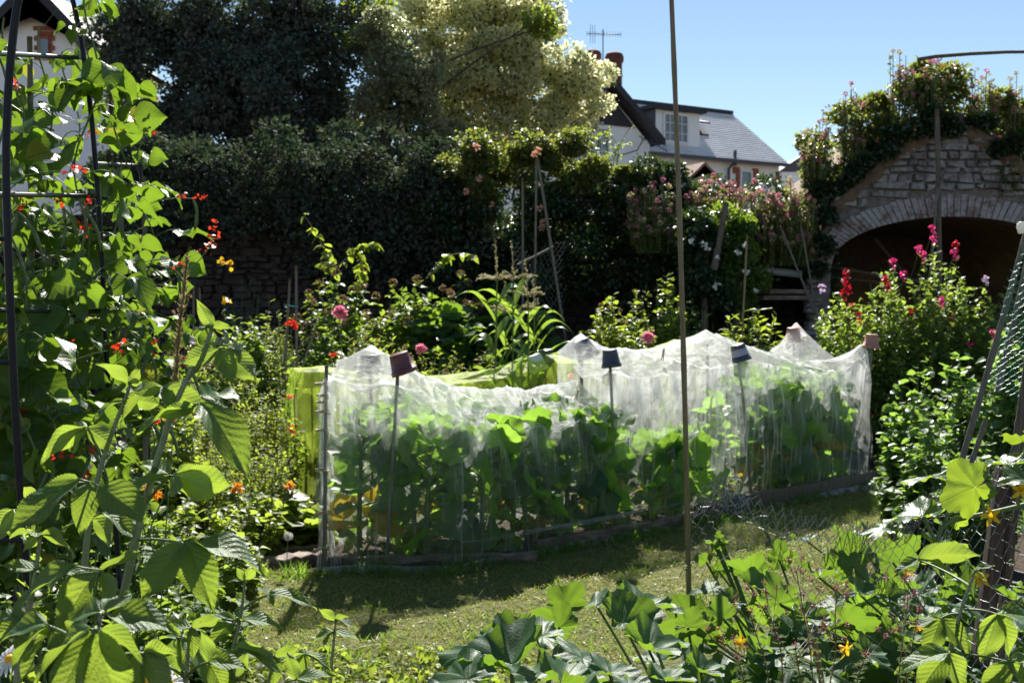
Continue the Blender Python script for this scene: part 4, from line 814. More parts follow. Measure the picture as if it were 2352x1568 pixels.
drape(yn, 'net_sheet', G['nety'], YF, [(-1.85, 9.1), (-.6, 9.5), (.3, 10.1), (1.5, 11), (2.7, 11.7)],
      [(-1.50, 8.6, gz(838, 8.6)), (.29, 9.6, gz(797, 9.6)), (.12, 9.5, gz(812, 9.5)), (1.55, 10.4, gz(775, 10.4)), (2.6, 11.0, gz(795, 11.0))], [(0, 1.0), (.2, .90), (.35, .88), (.6, 1.0), (1, 1.02)], ends=(1, 1), seed=5, rad=.36, hem=0)
yg = 'pots capping the canes'
for (px, py, X_, Y_, mt, lab, l2) in ((715, 842, -1.57, 8.6, 'P_grn', 'greenish pot under the yellow net at its left end', 'cane inside the left end of the yellow net'), (1252, 800, .29, 9.6, 'P_grn', 'dark green pot under the yellow net peak', 'thin cane under the dark green pot in the yellow net'), (1225, 812, .17, 9.45, 'P_wht', 'pale pot leaning beside the dark green one under the yellow net', 'leaning cane under the pale pot in the yellow net'), (1552, 780, 1.55, 10.4, 'P_grn', 'pot bulging under the right peak of the yellow net', 'cane under the right peak of the yellow net')):
    tp = at(px, py, Y_); cane('net_cane', l2, (tp[0] - (.06 if 'lean' in l2 else 0), Y_, 0), tp - [0, 0, .04], .009, 'bamboo', 'canes inside the yellow net'); pot('plant_pot', lab, *tp - [0, 0, .01], .12 if mt != 'P_wht' else .35, 3.2, .085, .15, globals()[mt])

# ---- brassicas
def znet(x, y):
    t = min(1, max(0, (y - float(yfront(x))) * .79 / .8)); return float(np.interp(x, [-1, -.6, 0, .55, .7, 1.2, 1.8, 2.3, 2.9], [1.12, 1.05, .96, .95, 1.1, 1.18, 1.2, 1.08, 1.0])) - .16 * (1 - t) ** 1.6
def brassica(label, x, y, h, nl=26, s=.13, spread=.26, yellow=2, grp='cabbage family plants under the white net', kind=0):
    r = thing('brassica_plant', label, 'vegetable plant', (x, y, .02), grp); st, lf, yl = MB(), MB(), MB()
    top = np.array([x + random.uniform(-.05, .05), y, h * .82]); P = bez((x, y, .0), (x + random.uniform(-.04, .04), y, h * .4), top, 10); st.tube(P, np.linspace(.02, .011, 10), 7)
    nl = int(nl * 1.25)
    for i in range(nl):
        t = .12 + .88 * (i / nl) ** .8; p = np.array([np.interp(t, np.linspace(0, 1, 10), P[:, j]) for j in range(3)]); a = i * 2.4 + random.uniform(-.3, .3)
        low = t < .42; ln = spread * random.uniform(.65, 1.1) * (.8 if t > .85 else 1); el = .95 * t - .12 + random.uniform(-.15, .2)
        if kind == 1: el += .25
        d = np.array([math.cos(a) * math.cos(el), math.sin(a) * math.cos(el) * .8, math.sin(el)]); e = p + d * ln * (.6 if low else .75); e[0] = min(max(e[0], -.93 if x < 1.5 else -9), 2.72); e[1] = max(e[1], float(yfront(e[0])) + .13); e[2] = min(e[2], znet(e[0], e[1]) - .10)
        st.tube(bez(p, (p + e) / 2 + [0, 0, .02], e, 5), np.linspace(.006, .0035, 5), 5, cap=False)
        ax = nrm(d * [1, 1, .4] + [0, 0, .5 - .9 * (1 - t)]); nn = nrm(np.array([0, -.25, .45]) - d * .5 + rng.normal(size=3) * .35); ss = s * random.uniform(.75, 1.2) * (.72 if t > .9 else 1)
        if low and yellow > 0 and random.random() < .16: yellow -= 1; put(yl, T_br, [e], [nrm(np.array([d[0], d[1], -1.2]))], [nrm(np.array([d[0], d[1], .4]))], [ss * .62])
        else: put(lf, T_br, [e + ax * ss * .55], [ax], [nn], [ss])
    st.build('stalk', G['stem'], r); lf.build('foliage', G['brass'], r)
    if yl.n: yl.build('yellowed_leaves', G['brassY'], r)
spots = [(-.93, 6.66, .93, 'at the left end by the pegged cane'), (-.62, 6.95, 1.0, 'behind the maroon pot cane'), (-.52, 6.58, .92, 'just right of the maroon pot cane'), (-.2, 6.75, .86, 'third along the front from the left end'), (.0, 7.25, .9, 'in the back row under the sag of the net'), (.1, 6.98, .88, 'fourth along the front, broad leaved'), (.36, 7.22, .93, 'by the two nets\' join'), (.5, 7.6, .9, 'behind the join of the nets, back row'), (-.3, 7.3, .95, 'back row behind the left bay')]
for x, y, h, l in spots: brassica('tall blue-green cabbage plant ' + l, x, y, h, 26, .135, .25)
brassica('leafy cabbage plant just left of the front grey pot cane, taller than the net sag', .52, 7.12, .98, 24, .12, .22)
for x, y, l in ((.95, 7.62, 'immediately left of the centre pole'), (.82, 7.85, 'in the second row left of the centre pole'), (1.2, 7.9, 'seen right of the centre pole'), (1.35, 8.4, 'at the back right of the centre pole')): brassica('low spreading cabbage with big pale leaves ' + l, x, y, .55, 18, .135, .24, 1, kind=1)
for x, y, h, l in ((2.02, 8.65, 1.12, 'between the two right-hand pots, tallest one'), (1.85, 8.75, .95, 'behind the dark purple-banded pot cane'), (2.45, 9.15, 1.05, 'near the far right corner of the net'), (2.2, 8.9, .98, 'in the middle of the right bay'), (2.6, 9.45, 1.0, 'at the back by the terracotta pot'), (2.4, 9.35, .95, 'against the right end of the net')): brassica('tall dark sprouting cabbage ' + l, x, y, h, 24, .15, .27, 2)
mb = MB(); k = 900; x = rng.uniform(-1, 2.9, k); y = yfront(x) + rng.uniform(.1, .85, k); put(mb, T_ov, np.stack([x, y, rng.uniform(.03, .12, k)], 1), rdir(k, .2, .4), rdir(k, 1), rng.uniform(.02, .05, k)); tag(mb.build('bed_weeds', G['mid']), 'small weeds on the soil under the cabbages', 'weeds', kind='stuff')
for i in range(8):
    x = -1.5 + .55 * i; y = float(interp_line(YF, i / 8.)[1]) + .45; brassica(f'pale leafy plant inside the yellow net, number {i + 1} from its left end' if 0 else 'green plant glowing inside the yellow net', x, y, .6, 14, .12, .2, 0, grp='plants inside the yellow net')
# dark rubber pot / black tub at right front
mb = MB(); c = at(1690, 1160, 8.0); c[2] = .0; mb.lathe([(.001, .14), (.07, .14), (.1, .11), (.12, .03), (.12, 0)], c + [0, .05, 0], n=20); tag(mb.build('bucket_lid', P_blk, loc=c), 'dark rounded tub lying on the soil inside the right net front', 'tub')

# ---- centre pole
cane('bamboo_pole', 'long thick bamboo pole standing in front of everything right of centre', gnd(1587, 1640) + [0, 0, -.02], at(1540, -60, gnd(1587, 1640)[1]), .0098, 'bamboo', None, .02)
# ---------------------------------------------------------------- middle distance plants
sh = 'bushes of the middle border'
bush('arching_shrub', 'arching shrub with one long leafy shoot and brown spent blossom, left of centre', 'shrub', 775, 575, 190, 11.2, 'mid', T_ov, 75, 42, .085, sh, 1.2, over=('brown', .75, .022, T_ov1, 60, .10, 'spent_blossom'))
bush('arching_shrub', 'broad shrub with browned flower sprays right of the arching one', 'shrub', 930, 620, 260, 11.0, 'mid', T_ov, 100, 42, .095, sh, 1.2, over=('brown', .5, .022, T_ov1, 55, .09, 'spent_blossom'))
bush('arching_shrub', 'shrub whose brown-tipped sprays reach right towards the maize', 'shrub', 1010, 585, 150, 11.4, 'mid', T_ov, 34, 30, .085, sh, .8, lean=(.25, 0), over=('brown', .8, .022, T_ov1, 55, .08, 'spent_blossom'))
r = thing('leafy_shoot', 'single long arching shoot of drooping yellow-green leaves against the dark wall', 'shrub', tuple(gnd(775, 940)))
P = [bez(at(775, 640, 11), at(745, 560, 11), at(695, 490, 10.9), 9), bez(at(770, 620, 11), at(820, 560, 11), at(860, 560, 10.9), 8), bez(at(980, 640, 11), at(1020, 560, 11), at(1098, 590, 10.9), 8), bez(at(830, 640, 11), at(840, 570, 11), at(800, 570, 10.9), 8)]
m1, m2 = MB(), MB()
for p in P: m1.tube(p, np.linspace(.007, .003, len(p)), 5)
O, A, Nn = along(P, 26, .05, .01, .9, .2); put(m2, T_ov, O, A + [0, 0, -.5], Nn, .10 * rng.uniform(.7, 1.1, len(O))); m1.build('stems', G['stemr'], r); m2.build('foliage', G['midY'], r)
bush('rhubarb', 'low mass of big dark lobed leaves between the shrubs and the maize', 'vegetable plant', 1010, 690, 260, 10.8, 'squash', T_sql, 90, 3, .16, None, 1.0, t0=.85, stem='stem', sr=.008)
bush('squash_plant', 'sunlit squash leaves behind the maize stems', 'vegetable plant', 1180, 670, 240, 11.2, 'squash', T_sql, 80, 3, .15, None, .8, t0=.85, sr=.008)
bush('dark_shrub', 'dark glossy bush filling the gap under the brown-tipped shrubs', 'shrub', 870, 720, 340, 10.6, 'mid', T_ov, 110, 34, .09, sh, .8)
bush('green_bush', 'rounded yellow-green bush with upright reddish tips right of the maize', 'shrub', 1420, 640, 190, 10.6, 'midY', T_ov, 100, 40, .07, sh, .9, over=('brown', .3, .02, T_ov1, 20, .04, 'red_tips'))
bush('green_bush', 'taller shining bush with small pale leaves just left of the centre pole', 'shrub', 1520, 590, 170, 11.4, 'midY', T_ov, 120, 40, .06, sh, 1.0)
bush('green_bush', 'low dark bush right of the centre pole behind the net peak', 'shrub', 1600, 700, 160, 11, 'mid', T_ov, 40, 26, .05, sh, .7)
def column(name, label, x0, x1, top, Y, mat, nl, s, fl=None):
    r = thing(name, label, 'climbing plant', (gx((x0 + x1) / 2, Y), Y, 0)); f = MB(); w_ = (x1 - x0)
    circ = [((x0 + x1) / 2 + random.uniform(-.15, .15) * w_, y, w_ * .5) for y in np.arange(top + w_ * .35, 700, w_ * .45)]
    mass(f, circ, Y, .4, nl, s, T_ov, .16, cps=1.0); f.build('foliage', G[mat], r); t = MB(); t.tube([(gx((x0 + x1) / 2, Y), Y, 0), (gx((x0 + x1) / 2 + 4, Y), Y, gz(top + 15, Y))], .04, 8); t.build('post', G['woodg'], r)
    if fl:
        m_ = MB()
        for _ in range(fl): flower_blob(m_, at(random.uniform(x0, x1), random.uniform(top + 60, 680), Y - .5), .02, 5, T_rnd, .04)
        m_.build('white_trumpets', G['white'], r)
column('bindweed_column', 'tall bindweed-smothered column with white trumpet flowers right of the pole', 1582, 1650, 475, 12.2, 'ivy', 5200, .06, 5)
column('bindweed_column', 'broader backlit bindweed mass with white flowers beside the dark leaning stake', 1645, 1735, 500, 12.3, 'mid', 6200, .06, 6)
cane('leaning_stake', 'dark thick stake leaning out of the bindweed column', at(1640, 620, 12), at(1668, 465, 12), .035, 'woodg', None, 0)
for px, top, w_, Y, lb in ((330, 900, 160, 6.2, 'leafy mass behind the last bean cane'), (400, 900, 170, 6.6, 'yellow-green leafy clump between beans and marjoram'), (60, 950, 260, 4.6, 'dense dark-and-bright leaves under the left bean vines'), (230, 1000, 240, 4.9, 'leaf mass filling the foot of the bean row')):
    bush('leafy_filler_plant' if 0 else 'leafy_perennial', lb, 'plant', px, top, w_, Y, 'midY' if px > 300 else 'mid', T_ov, 70, 30, .065, 'plants of the left border', base=.6)
tm, TP = bush('tomato_plant', 'open sprawling tomato plant with small yellow flowers tied to a cane', 'vegetable plant', 1725, 650, 190, 10.6, 'midY', T_lan, 44, 24, .13, None, .6, out=1, up=.5, sr=.006)
heads(tm, 'yel', [(p[4], .02, 6, T_lan, .022) for p in TP[:14]], 'yellow_flower')
# maize
def maize(label, px, top, Y, h=None, n=9):
    X = gx(px, Y); H = gz(top, Y); r = thing('maize_plant', label, 'maize', (X, Y, 0), 'maize plants in a group'); s = MB(); lf = MB(); ta = MB()
    S0 = bez((X, Y, 0), (X + random.uniform(-.03, .03), Y, H * .5), (X, Y, H * .84), 12); s.tube(S0, np.linspace(.014, .006, 12), 7); s.build('stalk', G['stem'], r)
    for i in range(n):
        t = .12 + .8 * i / n; b = np.array([np.interp(t, np.linspace(0, 1, 12), S0[:, j]) for j in range(3)]); a = (i % 2) * math.pi + random.uniform(-.9, .9); L_ = random.uniform(.55, .85) * (1 - .3 * t)
        d = np.array([math.cos(a), math.sin(a) * .7, 0]); m_ = 14; q = np.linspace(0, 1, m_); dr = random.uniform(.5, 1.1); upk = random.uniform(.9, 1.3)
        C = b + d * (L_ * q[:, None] * .62) + np.array([0, 0, 1]) * (L_ * (upk * q - dr * q ** 2.2))[:, None]; W = .055 * np.sin(np.minimum(1, q * 1.25 + .12) * math.pi * .95) ** .6 * (1 - q ** 4); W[-1] = .001
        side = nrm(np.cross(d, [0, 0, 1])); tw = np.sin(q * 3 + random.uniform(0, 6)) * .5
        P_ = np.stack([C + (side * np.cos(tw)[:, None] * c + np.array([0, 0, 1]) * (np.sin(tw) * c + abs(c) * .3)[:, None]) * W[:, None] for c in (-1, 0, 1)], 1)
        lf.grid(P_, np.stack(np.meshgrid(q, [0, .5, 1], indexing='ij'), -1))
    lf.build('leaves', G['corn'], r); tip = S0[-1]
    for i in range(9):
        a = random.uniform(0, 6.28); el = 1.5 if i == 0 else random.uniform(.0, .6); L_ = H * .16 if i == 0 else random.uniform(.13, .2); d = np.array([math.cos(a) * math.cos(el), math.sin(a) * math.cos(el), math.sin(el)])
        p = bez(tip, tip + d * L_ * .5 + [0, 0, .03], tip + d * L_ + [0, 0, .0 if i else .02], 8); ta.tube(p, .004, 4); k = 46; q = rng.random(k); o = np.stack([np.interp(q, np.linspace(0, 1, 8), p[:, j]) for j in range(3)], 1)
        put(ta, T_ov1, o, rdir(k, .0) + d, rdir(k), .018)
    ta.build('tassel', G['tassel'], r)
for px, top, Y, lb in ((1142, 558, 9.9, 'leftmost maize plant with a straight upright tassel'), (1180, 556, 10.0, 'maize plant with the tallest tassel, second from the left'), (1212, 600, 9.7, 'short maize plant with a low spreading tassel'), (1228, 640, 10.2, 'rightmost maize plant with blades reaching right'), (1160, 650, 10.4, 'young maize behind the others without a clear tassel')): maize(lb, px, top, Y)
# sweet peas, peas
bl = 'sweet pea clumps by the arch'
SPK = dict(depth=.9, arch=.2, hvar=.35, out=.9, up=.6, sr=.003)
for px, top, w_, lb, mm in ((1935, 640, 130, 'left sweet pea clump with dark crimson blooms and one lilac flower', 'dred'), (2030, 590, 130, 'sweet pea clump with crimson blooms before the dark arch mouth', 'dred'), (2150, 535, 150, 'tallest sweet pea clump with magenta blooms at its peak', 'mag'), (2240, 600, 130, 'right sweet pea clump with mixed pink blooms by the green netting', 'mag'), (2330, 640, 110, 'sweet pea clump at the right picture edge behind the green netting', 'mag'), (2085, 700, 220, 'wide lower sweet pea clump filling between the taller ones', 'dred')):
    r, P = bush('sweet_pea', lb, 'climbing plant', px, top, w_ + 25, 10.4, 'speas', T_ov, 150, 34, .066, bl, **SPK, asp=.8)
    m_ = MB(); t_ = MB()
    heads(r, mm, [(p[-1] + [0, -.03, .0], .025, 9, T_rnd, .028) for p in random.sample(P, 4)])
    for p in random.sample(P, 30):
        a = random.uniform(0, 6); t_.tube([p[-2] + [math.cos(a) * .05 * q + .012 * math.sin(q * 9), math.sin(a) * .05 * q, .05 * q + .012 * math.cos(q * 9)] for q in np.linspace(0, 1.4, 9)], .0015, 3, cap=False)
    t_.build('tendrils', G['stem'], r)
def blossom(name, label, pts, Y, mat, grp='sweet pea flower heads', k=15, s=.036):
    pass
for pts, mm, host in (([(1945, 625), (1940, 645), (1948, 660), (1938, 672), (2033, 640), (2038, 655), (2195, 560), (1970, 725)], 'dred', 'crimson'), ([(2140, 525), (2145, 545), (2110, 570), (2120, 585), (2160, 690), (2075, 630), (2050, 600), (2280, 765), (2190, 580)], 'mag', 'magenta'), ([(1888, 660), (2262, 640)], 'lilac', 'lilac')):
    for x, y in pts:
        m_ = MB(); c = at(x, y, 9.85)
        flower_blob(m_, c, .028, 12, T_rnd, .03); flower_blob(m_, c + [.012, 0, -.045], .022, 7, T_rnd, .024); st = MB(); st.tube(bez(c + [0, .25, -.3], c + [0, .05, -.15], c, 5), .002, 4)
        r = thing('sweet_pea_flower', {'crimson': 'dark crimson sweet pea flower head on a thin stalk', 'magenta': 'bright magenta sweet pea flower head on a thin stalk', 'lilac': 'pale lilac sweet pea flower standing out at the edge of the clumps'}[host], 'flower', tuple(c), host + ' sweet pea flowers'); m_.build('petals', G[mm], r); st.build('stalk', G['stem'], r)
pg = 'pea plants at the right'
for px, top, w_, Y, lb in ((2110, 810, 190, 7.4, 'pea plant leaning left at the right foot of the sweet peas'), (2220, 790, 190, 6.8, 'pea plant with long tendrils beside the slanting canes'), (2310, 700, 110, 6.3, 'pea plant climbing the green netting at the right edge'), (2130, 930, 190, 6.4, 'lower pea plant above the white-topped cucumber leaf'), (2250, 960, 170, 5.6, 'shaded pea plant behind the wooden post'), (2060, 980, 90, 7.4, 'small pea plant at the end of the net')):
    r, P = bush('pea_plant', lb, 'vegetable plant', px, top, w_, Y, 'pea', T_rnd, 46, 28, .07, pg, .5, arch=.2, out=1, up=.2, sr=.0035, asp=.85)
    t_ = MB()
    for p in random.sample(P, 22):
        a = random.uniform(0, 6); t_.tube([p[-1] + [math.cos(a) * .06 * q + .015 * math.sin(q * 8), math.sin(a) * .06 * q, .03 * q + .015 * math.cos(q * 8)] for q in np.linspace(0, 1.6, 10)], .0014, 3, cap=False)
    t_.build('tendrils', G['stem'], r)
# left middle
lg = 'plants of the left border'
LB = dict(group=lg)
bush('leafy_perennial', 'loose pale green perennial in front of the wall at the left', 'plant', 620, 670, 120, 10.0, 'herb', T_lan, 80, 34, .065, **LB)
bush('leafy_perennial', 'spiky yellow-green perennial between the paired canes and the shrubs', 'plant', 660, 690, 90, 9.6, 'herb2', T_lan, 50, 34, .035, **LB)
bush('leafy_perennial', 'white-flecked leafy bush in the middle of the left border', 'plant', 560, 690, 150, 9.6, 'mid', T_ov, 80, 34, .07, **LB)
bush('leafy_perennial', 'bush of reddish seed heads beside the beans', 'plant', 430, 670, 110, 9.8, 'mid', T_ov, 30, 22, .05, over=('brown', .8, .025, T_ov1, 40, .08, 'seed_heads'), **LB)
bush('leafy_perennial', 'golden feathery foliage right of the bean vines', 'plant', 385, 730, 90, 8.5, 'herb2', T_lan, 40, 40, .03, **LB)
bush('leafy_perennial', 'bright green bush of small leaves left of the red poppy', 'plant', 520, 760, 180, 8.8, 'herb', T_ov, 90, 34, .055, **LB)
bush('leafy_perennial', 'dark ferny growth at the foot of the shaded wall', 'plant', 560, 625, 200, 12.2, 'dark2', T_lan, 60, 34, .09, **LB)
bush('leafy_perennial', 'dark bush behind the pink poppy stalks', 'plant', 745, 740, 150, 10.2, 'mid', T_ov, 80, 34, .075, **LB)
for px, top, w_, Y, lb in ((440, 850, 150, 7.6, 'marjoram mound nearest the raspberries, dotted with tiny flowers'), (540, 840, 170, 7.8, 'middle marjoram mound, yellow-green with reddish stalks'), (635, 860, 120, 7.9, 'marjoram mound touching the yellow net'), (480, 960, 200, 6.9, 'lower marjoram mound in front of the other two'), (610, 990, 130, 7.2, 'sparse marjoram leaning at the foot of the yellow net')):
    bush('marjoram', lb, 'herb', px, top, w_, Y, 'herb2', T_ov, 120, 30, .028, 'marjoram mounds', .7, stem='stemr', sr=.0022, hvar=.3, up=.5, over=('seed', .12, .010, T_ov1, 14, .02, 'tiny_flowers'), base=.6)
for px, top, w_, Y, lb in ((1000, 770, 200, 9.9, 'strip of yellowing weeds above the dip of the yellow net'), (1110, 800, 160, 10.4, 'weedy growth under the maize blades'), (830, 745, 150, 9.7, 'seedy weeds behind the maroon pot'), (900, 760, 150, 9.7, 'pale weeds right of the maroon pot'), (1420, 740, 200, 11.2, 'low weeds under the rounded bush by the pink flower')):
    bush('weed_clump', lb, 'weeds', px, top, w_, Y, 'herb2', T_lan, 120, 30, .06, 'weeds behind the nets', .5, stem='stemr', sr=.002, up=.6, over=('brown', .3, .015, T_ov1, 14, .025, 'seed_heads'), base=.7)
for px, top, w_, Y, lb in ((560, 1090, 180, 6.6, 'low strawberry-like leaves left of the planks'), (450, 1120, 200, 5.9, 'low toothed leaves behind the raspberry cane'), (640, 1130, 130, 7.0, 'dark rosette of lettuce leaves at the foot of the yellow net'), (700, 1160, 90, 7.0, 'second lettuce rosette tucked against the corner cane'), (380, 1200, 220, 5.0, 'dense low leaves under the raspberries'), (520, 1200, 160, 5.5, 'ground-hugging leaves before the reddish planks'), (250, 1130, 220, 4.6, 'shaded low leaves at the foot of the bean arch'), (120, 1180, 260, 4.0, 'dark low leaves at the bottom of the bean arch'), (470, 1330, 200, 4.6, 'small weeds at the edge of the lawn below the raspberries'), (330, 1320, 220, 4.2, 'low nettles behind the thick raspberry cane')):
    big = 'rosette' in lb; bush('low_plant', lb, 'plant', px, top, w_, Y, 'herb' if Y > 5.2 else 'rasp' if Y > 4.5 else 'mid', T_rnd if big else T_ov, 46, 3 if big else 16, .16 if big else .055, 'low plants along the left border', .5, up=.2, sr=.003, base=.7)
# evening primrose
r, P = bush('evening_primrose', 'tall plant with two pale yellow flowers standing against the dark wall', 'flowering plant', 505, 620, 70, 9.0, 'midY', T_lan, 8, 26, .09, None, .3, lean=(.1, 0))
m_ = MB()
heads(r, 'yel', [(at(x, y, 8.9), .025, 8, T_rnd, .04) for x, y in ((508, 603), (530, 610), (521, 690))], 'yellow_flower')
# poppies
def poppy(label, px, py, Y, mat, s=.07, k=70, grp=None, foot=None, tp=T_ov):
    c = at(px, py, Y); r = thing('poppy', label, 'flower', (c[0], Y, 0), grp); m_ = MB(); d = rdir(k, .35, .7); put(m_, tp, c + d * s * .25, d + rng.normal(size=(k, 3)) * .35, rdir(k, .7), s * .62 * rng.uniform(.7, 1.2, k)); m_.build('petals', G[mat], r)
    st = MB(); st.tube(bez((c[0] + random.uniform(-.06, .06), Y, 0), (c[0] + .03, Y, c[2] * .5), c - [0, 0, s * .3], 9), .004, 5); st.build('stalk', G['stem'], r)
    lf = MB(); P_ = [bez((c[0], Y, 0), (c[0], Y, c[2] * .4), (c[0] + random.uniform(-.1, .1), Y + random.uniform(-.1, .1), c[2] * .8), 6) for _ in range(4)]; O, A, Nn = along(P_, 9, .1, .01); put(lf, T_ov, O, A, Nn, rng.uniform(.05, .1, len(O))); lf.build('foliage', G['herb'], r)
    return r
poppy('large double pink poppy, highest of the pink ones', 780, 718, 9.2, 'pink', .075, 130)
poppy('double pink poppy left of the maize above the yellow net', 967, 800, 9.6, 'pink', .06, 100)
poppy('double deep pink poppy just left of the centre pole', 1489, 775, 10.0, 'pink', .07, 120)
poppy('ragged scarlet poppy by the paired canes', 668, 748, 8.8, 'red', .075, 14, tp=T_hrt)
poppy('small scarlet poppy low beside the yellow net end', 662, 912, 8.0, 'red', .05, 7, tp=T_rnd)
poppy('scarlet poppy glimpsed through the white net left of the grey pot', 1308, 865, 8.8, 'red', .05, 8, tp=T_rnd)
poppy('small pinkish-red bloom behind the net corner cane', 768, 815, 9.2, 'red', .06, 8, tp=T_rnd)
poppy('red bloom beside the yellow net half way down', 672, 985, 7.9, 'red', .05, 8, tp=T_rnd)
for x, y, Y, lb in ((665, 1118, 7.0, 'orange marigold at the foot of the yellow net'), (545, 1132 - 10, 6.4, 'orange marigold behind the raspberry leaflets'), (355, 1135, 5.4, 'orange marigold cluster behind the thick raspberry cane'), (342, 1122, 5.5, 'upper orange marigold behind the thick raspberry cane')): poppy(lb, x, y, Y, 'ora', .05, 30)
# canes and stakes in the middle distance
bc = 'bamboo canes in the borders'
for x0, y0, x1, y1, Y, rr, lb in ((680, 900, 680, 610, 9.3, .012, 'thicker upright cane behind the scarlet poppy'), (645, 960, 666, 640, 9.3, .011, 'slightly leaning cane with blue string left of the thicker one'), (687, 860, 728, 745, 9.2, .009, 'short cane leaning right behind the net corner'), (443, 820, 445, 655, 8.8, .009, 'left one of two grey canes behind the grass spike'), (462, 820, 458, 660, 8.8, .009, 'right one of two grey canes behind the grass spike'),
    (1200, 760, 1200, 408, 11.6, .012, 'upright cane at the left of the tripod against the dark hedge'), (1226, 760, 1232, 360, 11.6, .012, 'middle cane of the tripod against the dark hedge'), (1296, 770, 1234, 362, 11.4, .014, 'leaning cane of the tripod behind the maize'), (1190, 608, 1272, 566, 11.3, .012, 'cross stick tied over the wire at the tripod'),
    (1700, 830, 1716, 540, 10.6, .010, 'orange-lit cane supporting the tomato plant'), (1898, 790, 1792, 520, 12.3, .011, 'long cane leaning left against the hedge by the arch'), (1888, 800, 1838, 510, 12.3, .011, 'steeper cane right of the long leaning one by the arch'), (1906, 800, 1800, 540, 12.5, .008, 'thin cane between the two leaning ones')):
    a, b = at(x0, y0, Y), at(x1, y1, Y); b = b + (0 if x0 == x1 else 0)
    if 'cross' not in lb: t = a[2] / max(1e-3, (b[2] - a[2])); a = a + (a - b) * t
    cane('garden_cane', lb, a, b, rr, 'bamdark' if 'orange' not in lb else 'bamboo', bc)
sc_ = bpy.data.objects.get('garden_cane.001'); tp = at(666, 702, 9.28); m_ = MB(); m_.tube([tp + [-.05, 0, .012], tp + [0, -.015, 0], tp + [.07, 0, -.01]], .003, 5); ORG[sc_.name] = np.array(sc_.location); m_.build('blue_string', solid('blue_twine', (.05, .4, .5), (.1, .5, .6), .6, 20), sc_)
cane('arch_stake', 'dark thick stake standing in front of the stone arch', at(2160, 900, 12.2), at(2152, 250, 12.2), .03, 'woodg')
cane('arch_stake', 'shorter stick tied to the dark stake before the arch', at(2135, 640, 12.1), at(2153, 425, 12.15), .014, 'bamdark'); cane('arch_stake', 'broken stick crossing the dark stake near the whitewash', at(2146, 470, 12.1), at(2168, 400, 12.15), .011, 'bamdark')
mb = MB(); mb.tube([at(x, y, 7.5) for x, y in ((2108, 137), (2150, 130), (2230, 124), (2310, 120), (2420, 119))], [.0135, .013, .012, .011, .011], 10); tag(mb.build('bent_rod', G['woodg'], loc=at(2420, 119, 7.5)), 'bent dark rod reaching in from the right across the sky above the arch', 'rod')
mb = MB()
for i, (s0, s1) in enumerate(((0, .5), (.5, 1))): pass
mb.tube([at(1715, 622, 12.9), at(1770, 622, 12.9), at(1840, 630, 12.9)], .045, 12); mb.tube([at(1772, 622, 12.9), at(1778, 622.6, 12.9)], .053, 12); tag(mb.build('drainpipe', solid('grey_pipe', (.28, .33, .38), (.36, .4, .44), .35, 9, bump=.05), loc=at(1770, 622, 12.9)), 'pale grey pipe lying level in the shade left of the arch', 'pipe')
for i, (y, x0, x1, lb) in enumerate(((668, 1760, 1850, 'upper weathered plank stacked in the shade left of the arch'), (682, 1745, 1855, 'lower weathered plank of the stack left of the arch'))):
    a, b = at(x0, y, 12.7), at(x1, y + 3, 12.9); mb = MB(); mb.box((a + b) / 2, np.linalg.norm(b - a), .16, .05, math.atan2(b[1] - a[1], b[0] - a[0])); tag(mb.build('plank', G['wood'], loc=(a + b) / 2, smooth=False), lb, 'plank', 'stacked planks')
cb = thing('compost_bin', 'dark upright-slatted compost bin in shade behind the right net peak', 'compost bin', tuple(gnd(1650, 1010) * [1, 1, 0])); mb = MB(); c = np.array([gx(1650, 12.2), 12.4, 0])
for i in range(9): mb.box(c + [-.26 + i * .066, -.2, .42], .05, .02, .84)
mb.build('slats', solid('dark_brown_stain', (.02, .016, .012), (.05, .035, .025), .7, 20), cb, smooth=False); mb = MB(); mb.box(c + [0, .02, .4], .56, .4, .76); mb.box(c + [0, 0, .86], .62, .5, .03); mb.build('box', MATS['dark_brown_stain'], cb, smooth=False)
mb = MB(); c = np.array([gx(1345, 12), 12, 0]); P = rdir(500); 
th, ph_ = np.meshgrid(np.linspace(0, math.pi, 14), np.linspace(0, 2 * math.pi, 25)[:-1], indexing='ij'); rr = 1 + .09 * np.sin(5 * ph_ + 2 * th) + .05 * np.sin(11 * ph_ - 4 * th)
mb.grid(c + np.stack([.26 * rr * np.sin(th) * np.cos(ph_), .18 * rr * np.sin(th) * np.sin(ph_), .62 + .36 * rr * np.cos(th) - .26], -1), wrap=True); tag(mb.build('blue_sack', solid('blue_plastic', (.14, .2, .3), (.24, .3, .4), .4, 12, bump=.5), loc=c), 'crumpled pale blue sack behind the maize blades', 'sack')
# wire guard at the tripod
def wiremesh(S0, n_s, n_h, cell, f, r, mb, wob=.25, keep=None):
    """hexagonal wire: f maps (s, h) in metres to 3D"""
    A, B = [], []; w_, h_ = cell, cell * .86
    pt = lambda i, j, k: (i * w_ + (j % 2) * w_ / 2 + (0, w_ * .18, w_ * .5)[0], j * h_)
    J = {}
    def v(i, j, t): 
        key = (i, j, t)
        if key not in J:
            s_, hh = i * w_ + (j % 2) * w_ / 2, j * h_ + (h_ * .34 if t else -.0); s_ += random.gauss(0, cell * .05 * wob * 4); hh += random.gauss(0, cell * .05 * wob * 4); J[key] = f(s_, hh)
        return J[key]
    for j in range(n_h):
        for i in range(n_s):
            if keep and not keep(i * w_, j * h_): continue
            a, b = v(i, j, 0), v(i, j, 1); A.append(a); B.append(b)            # the twisted upright
            o = 0 if j % 2 == 0 else 1
            for di in (-1, 0): c = v(i + di + o, j + 1, 0); A.append(b); B.append(c)
    mb.segs(np.array(A), np.array(B), r)
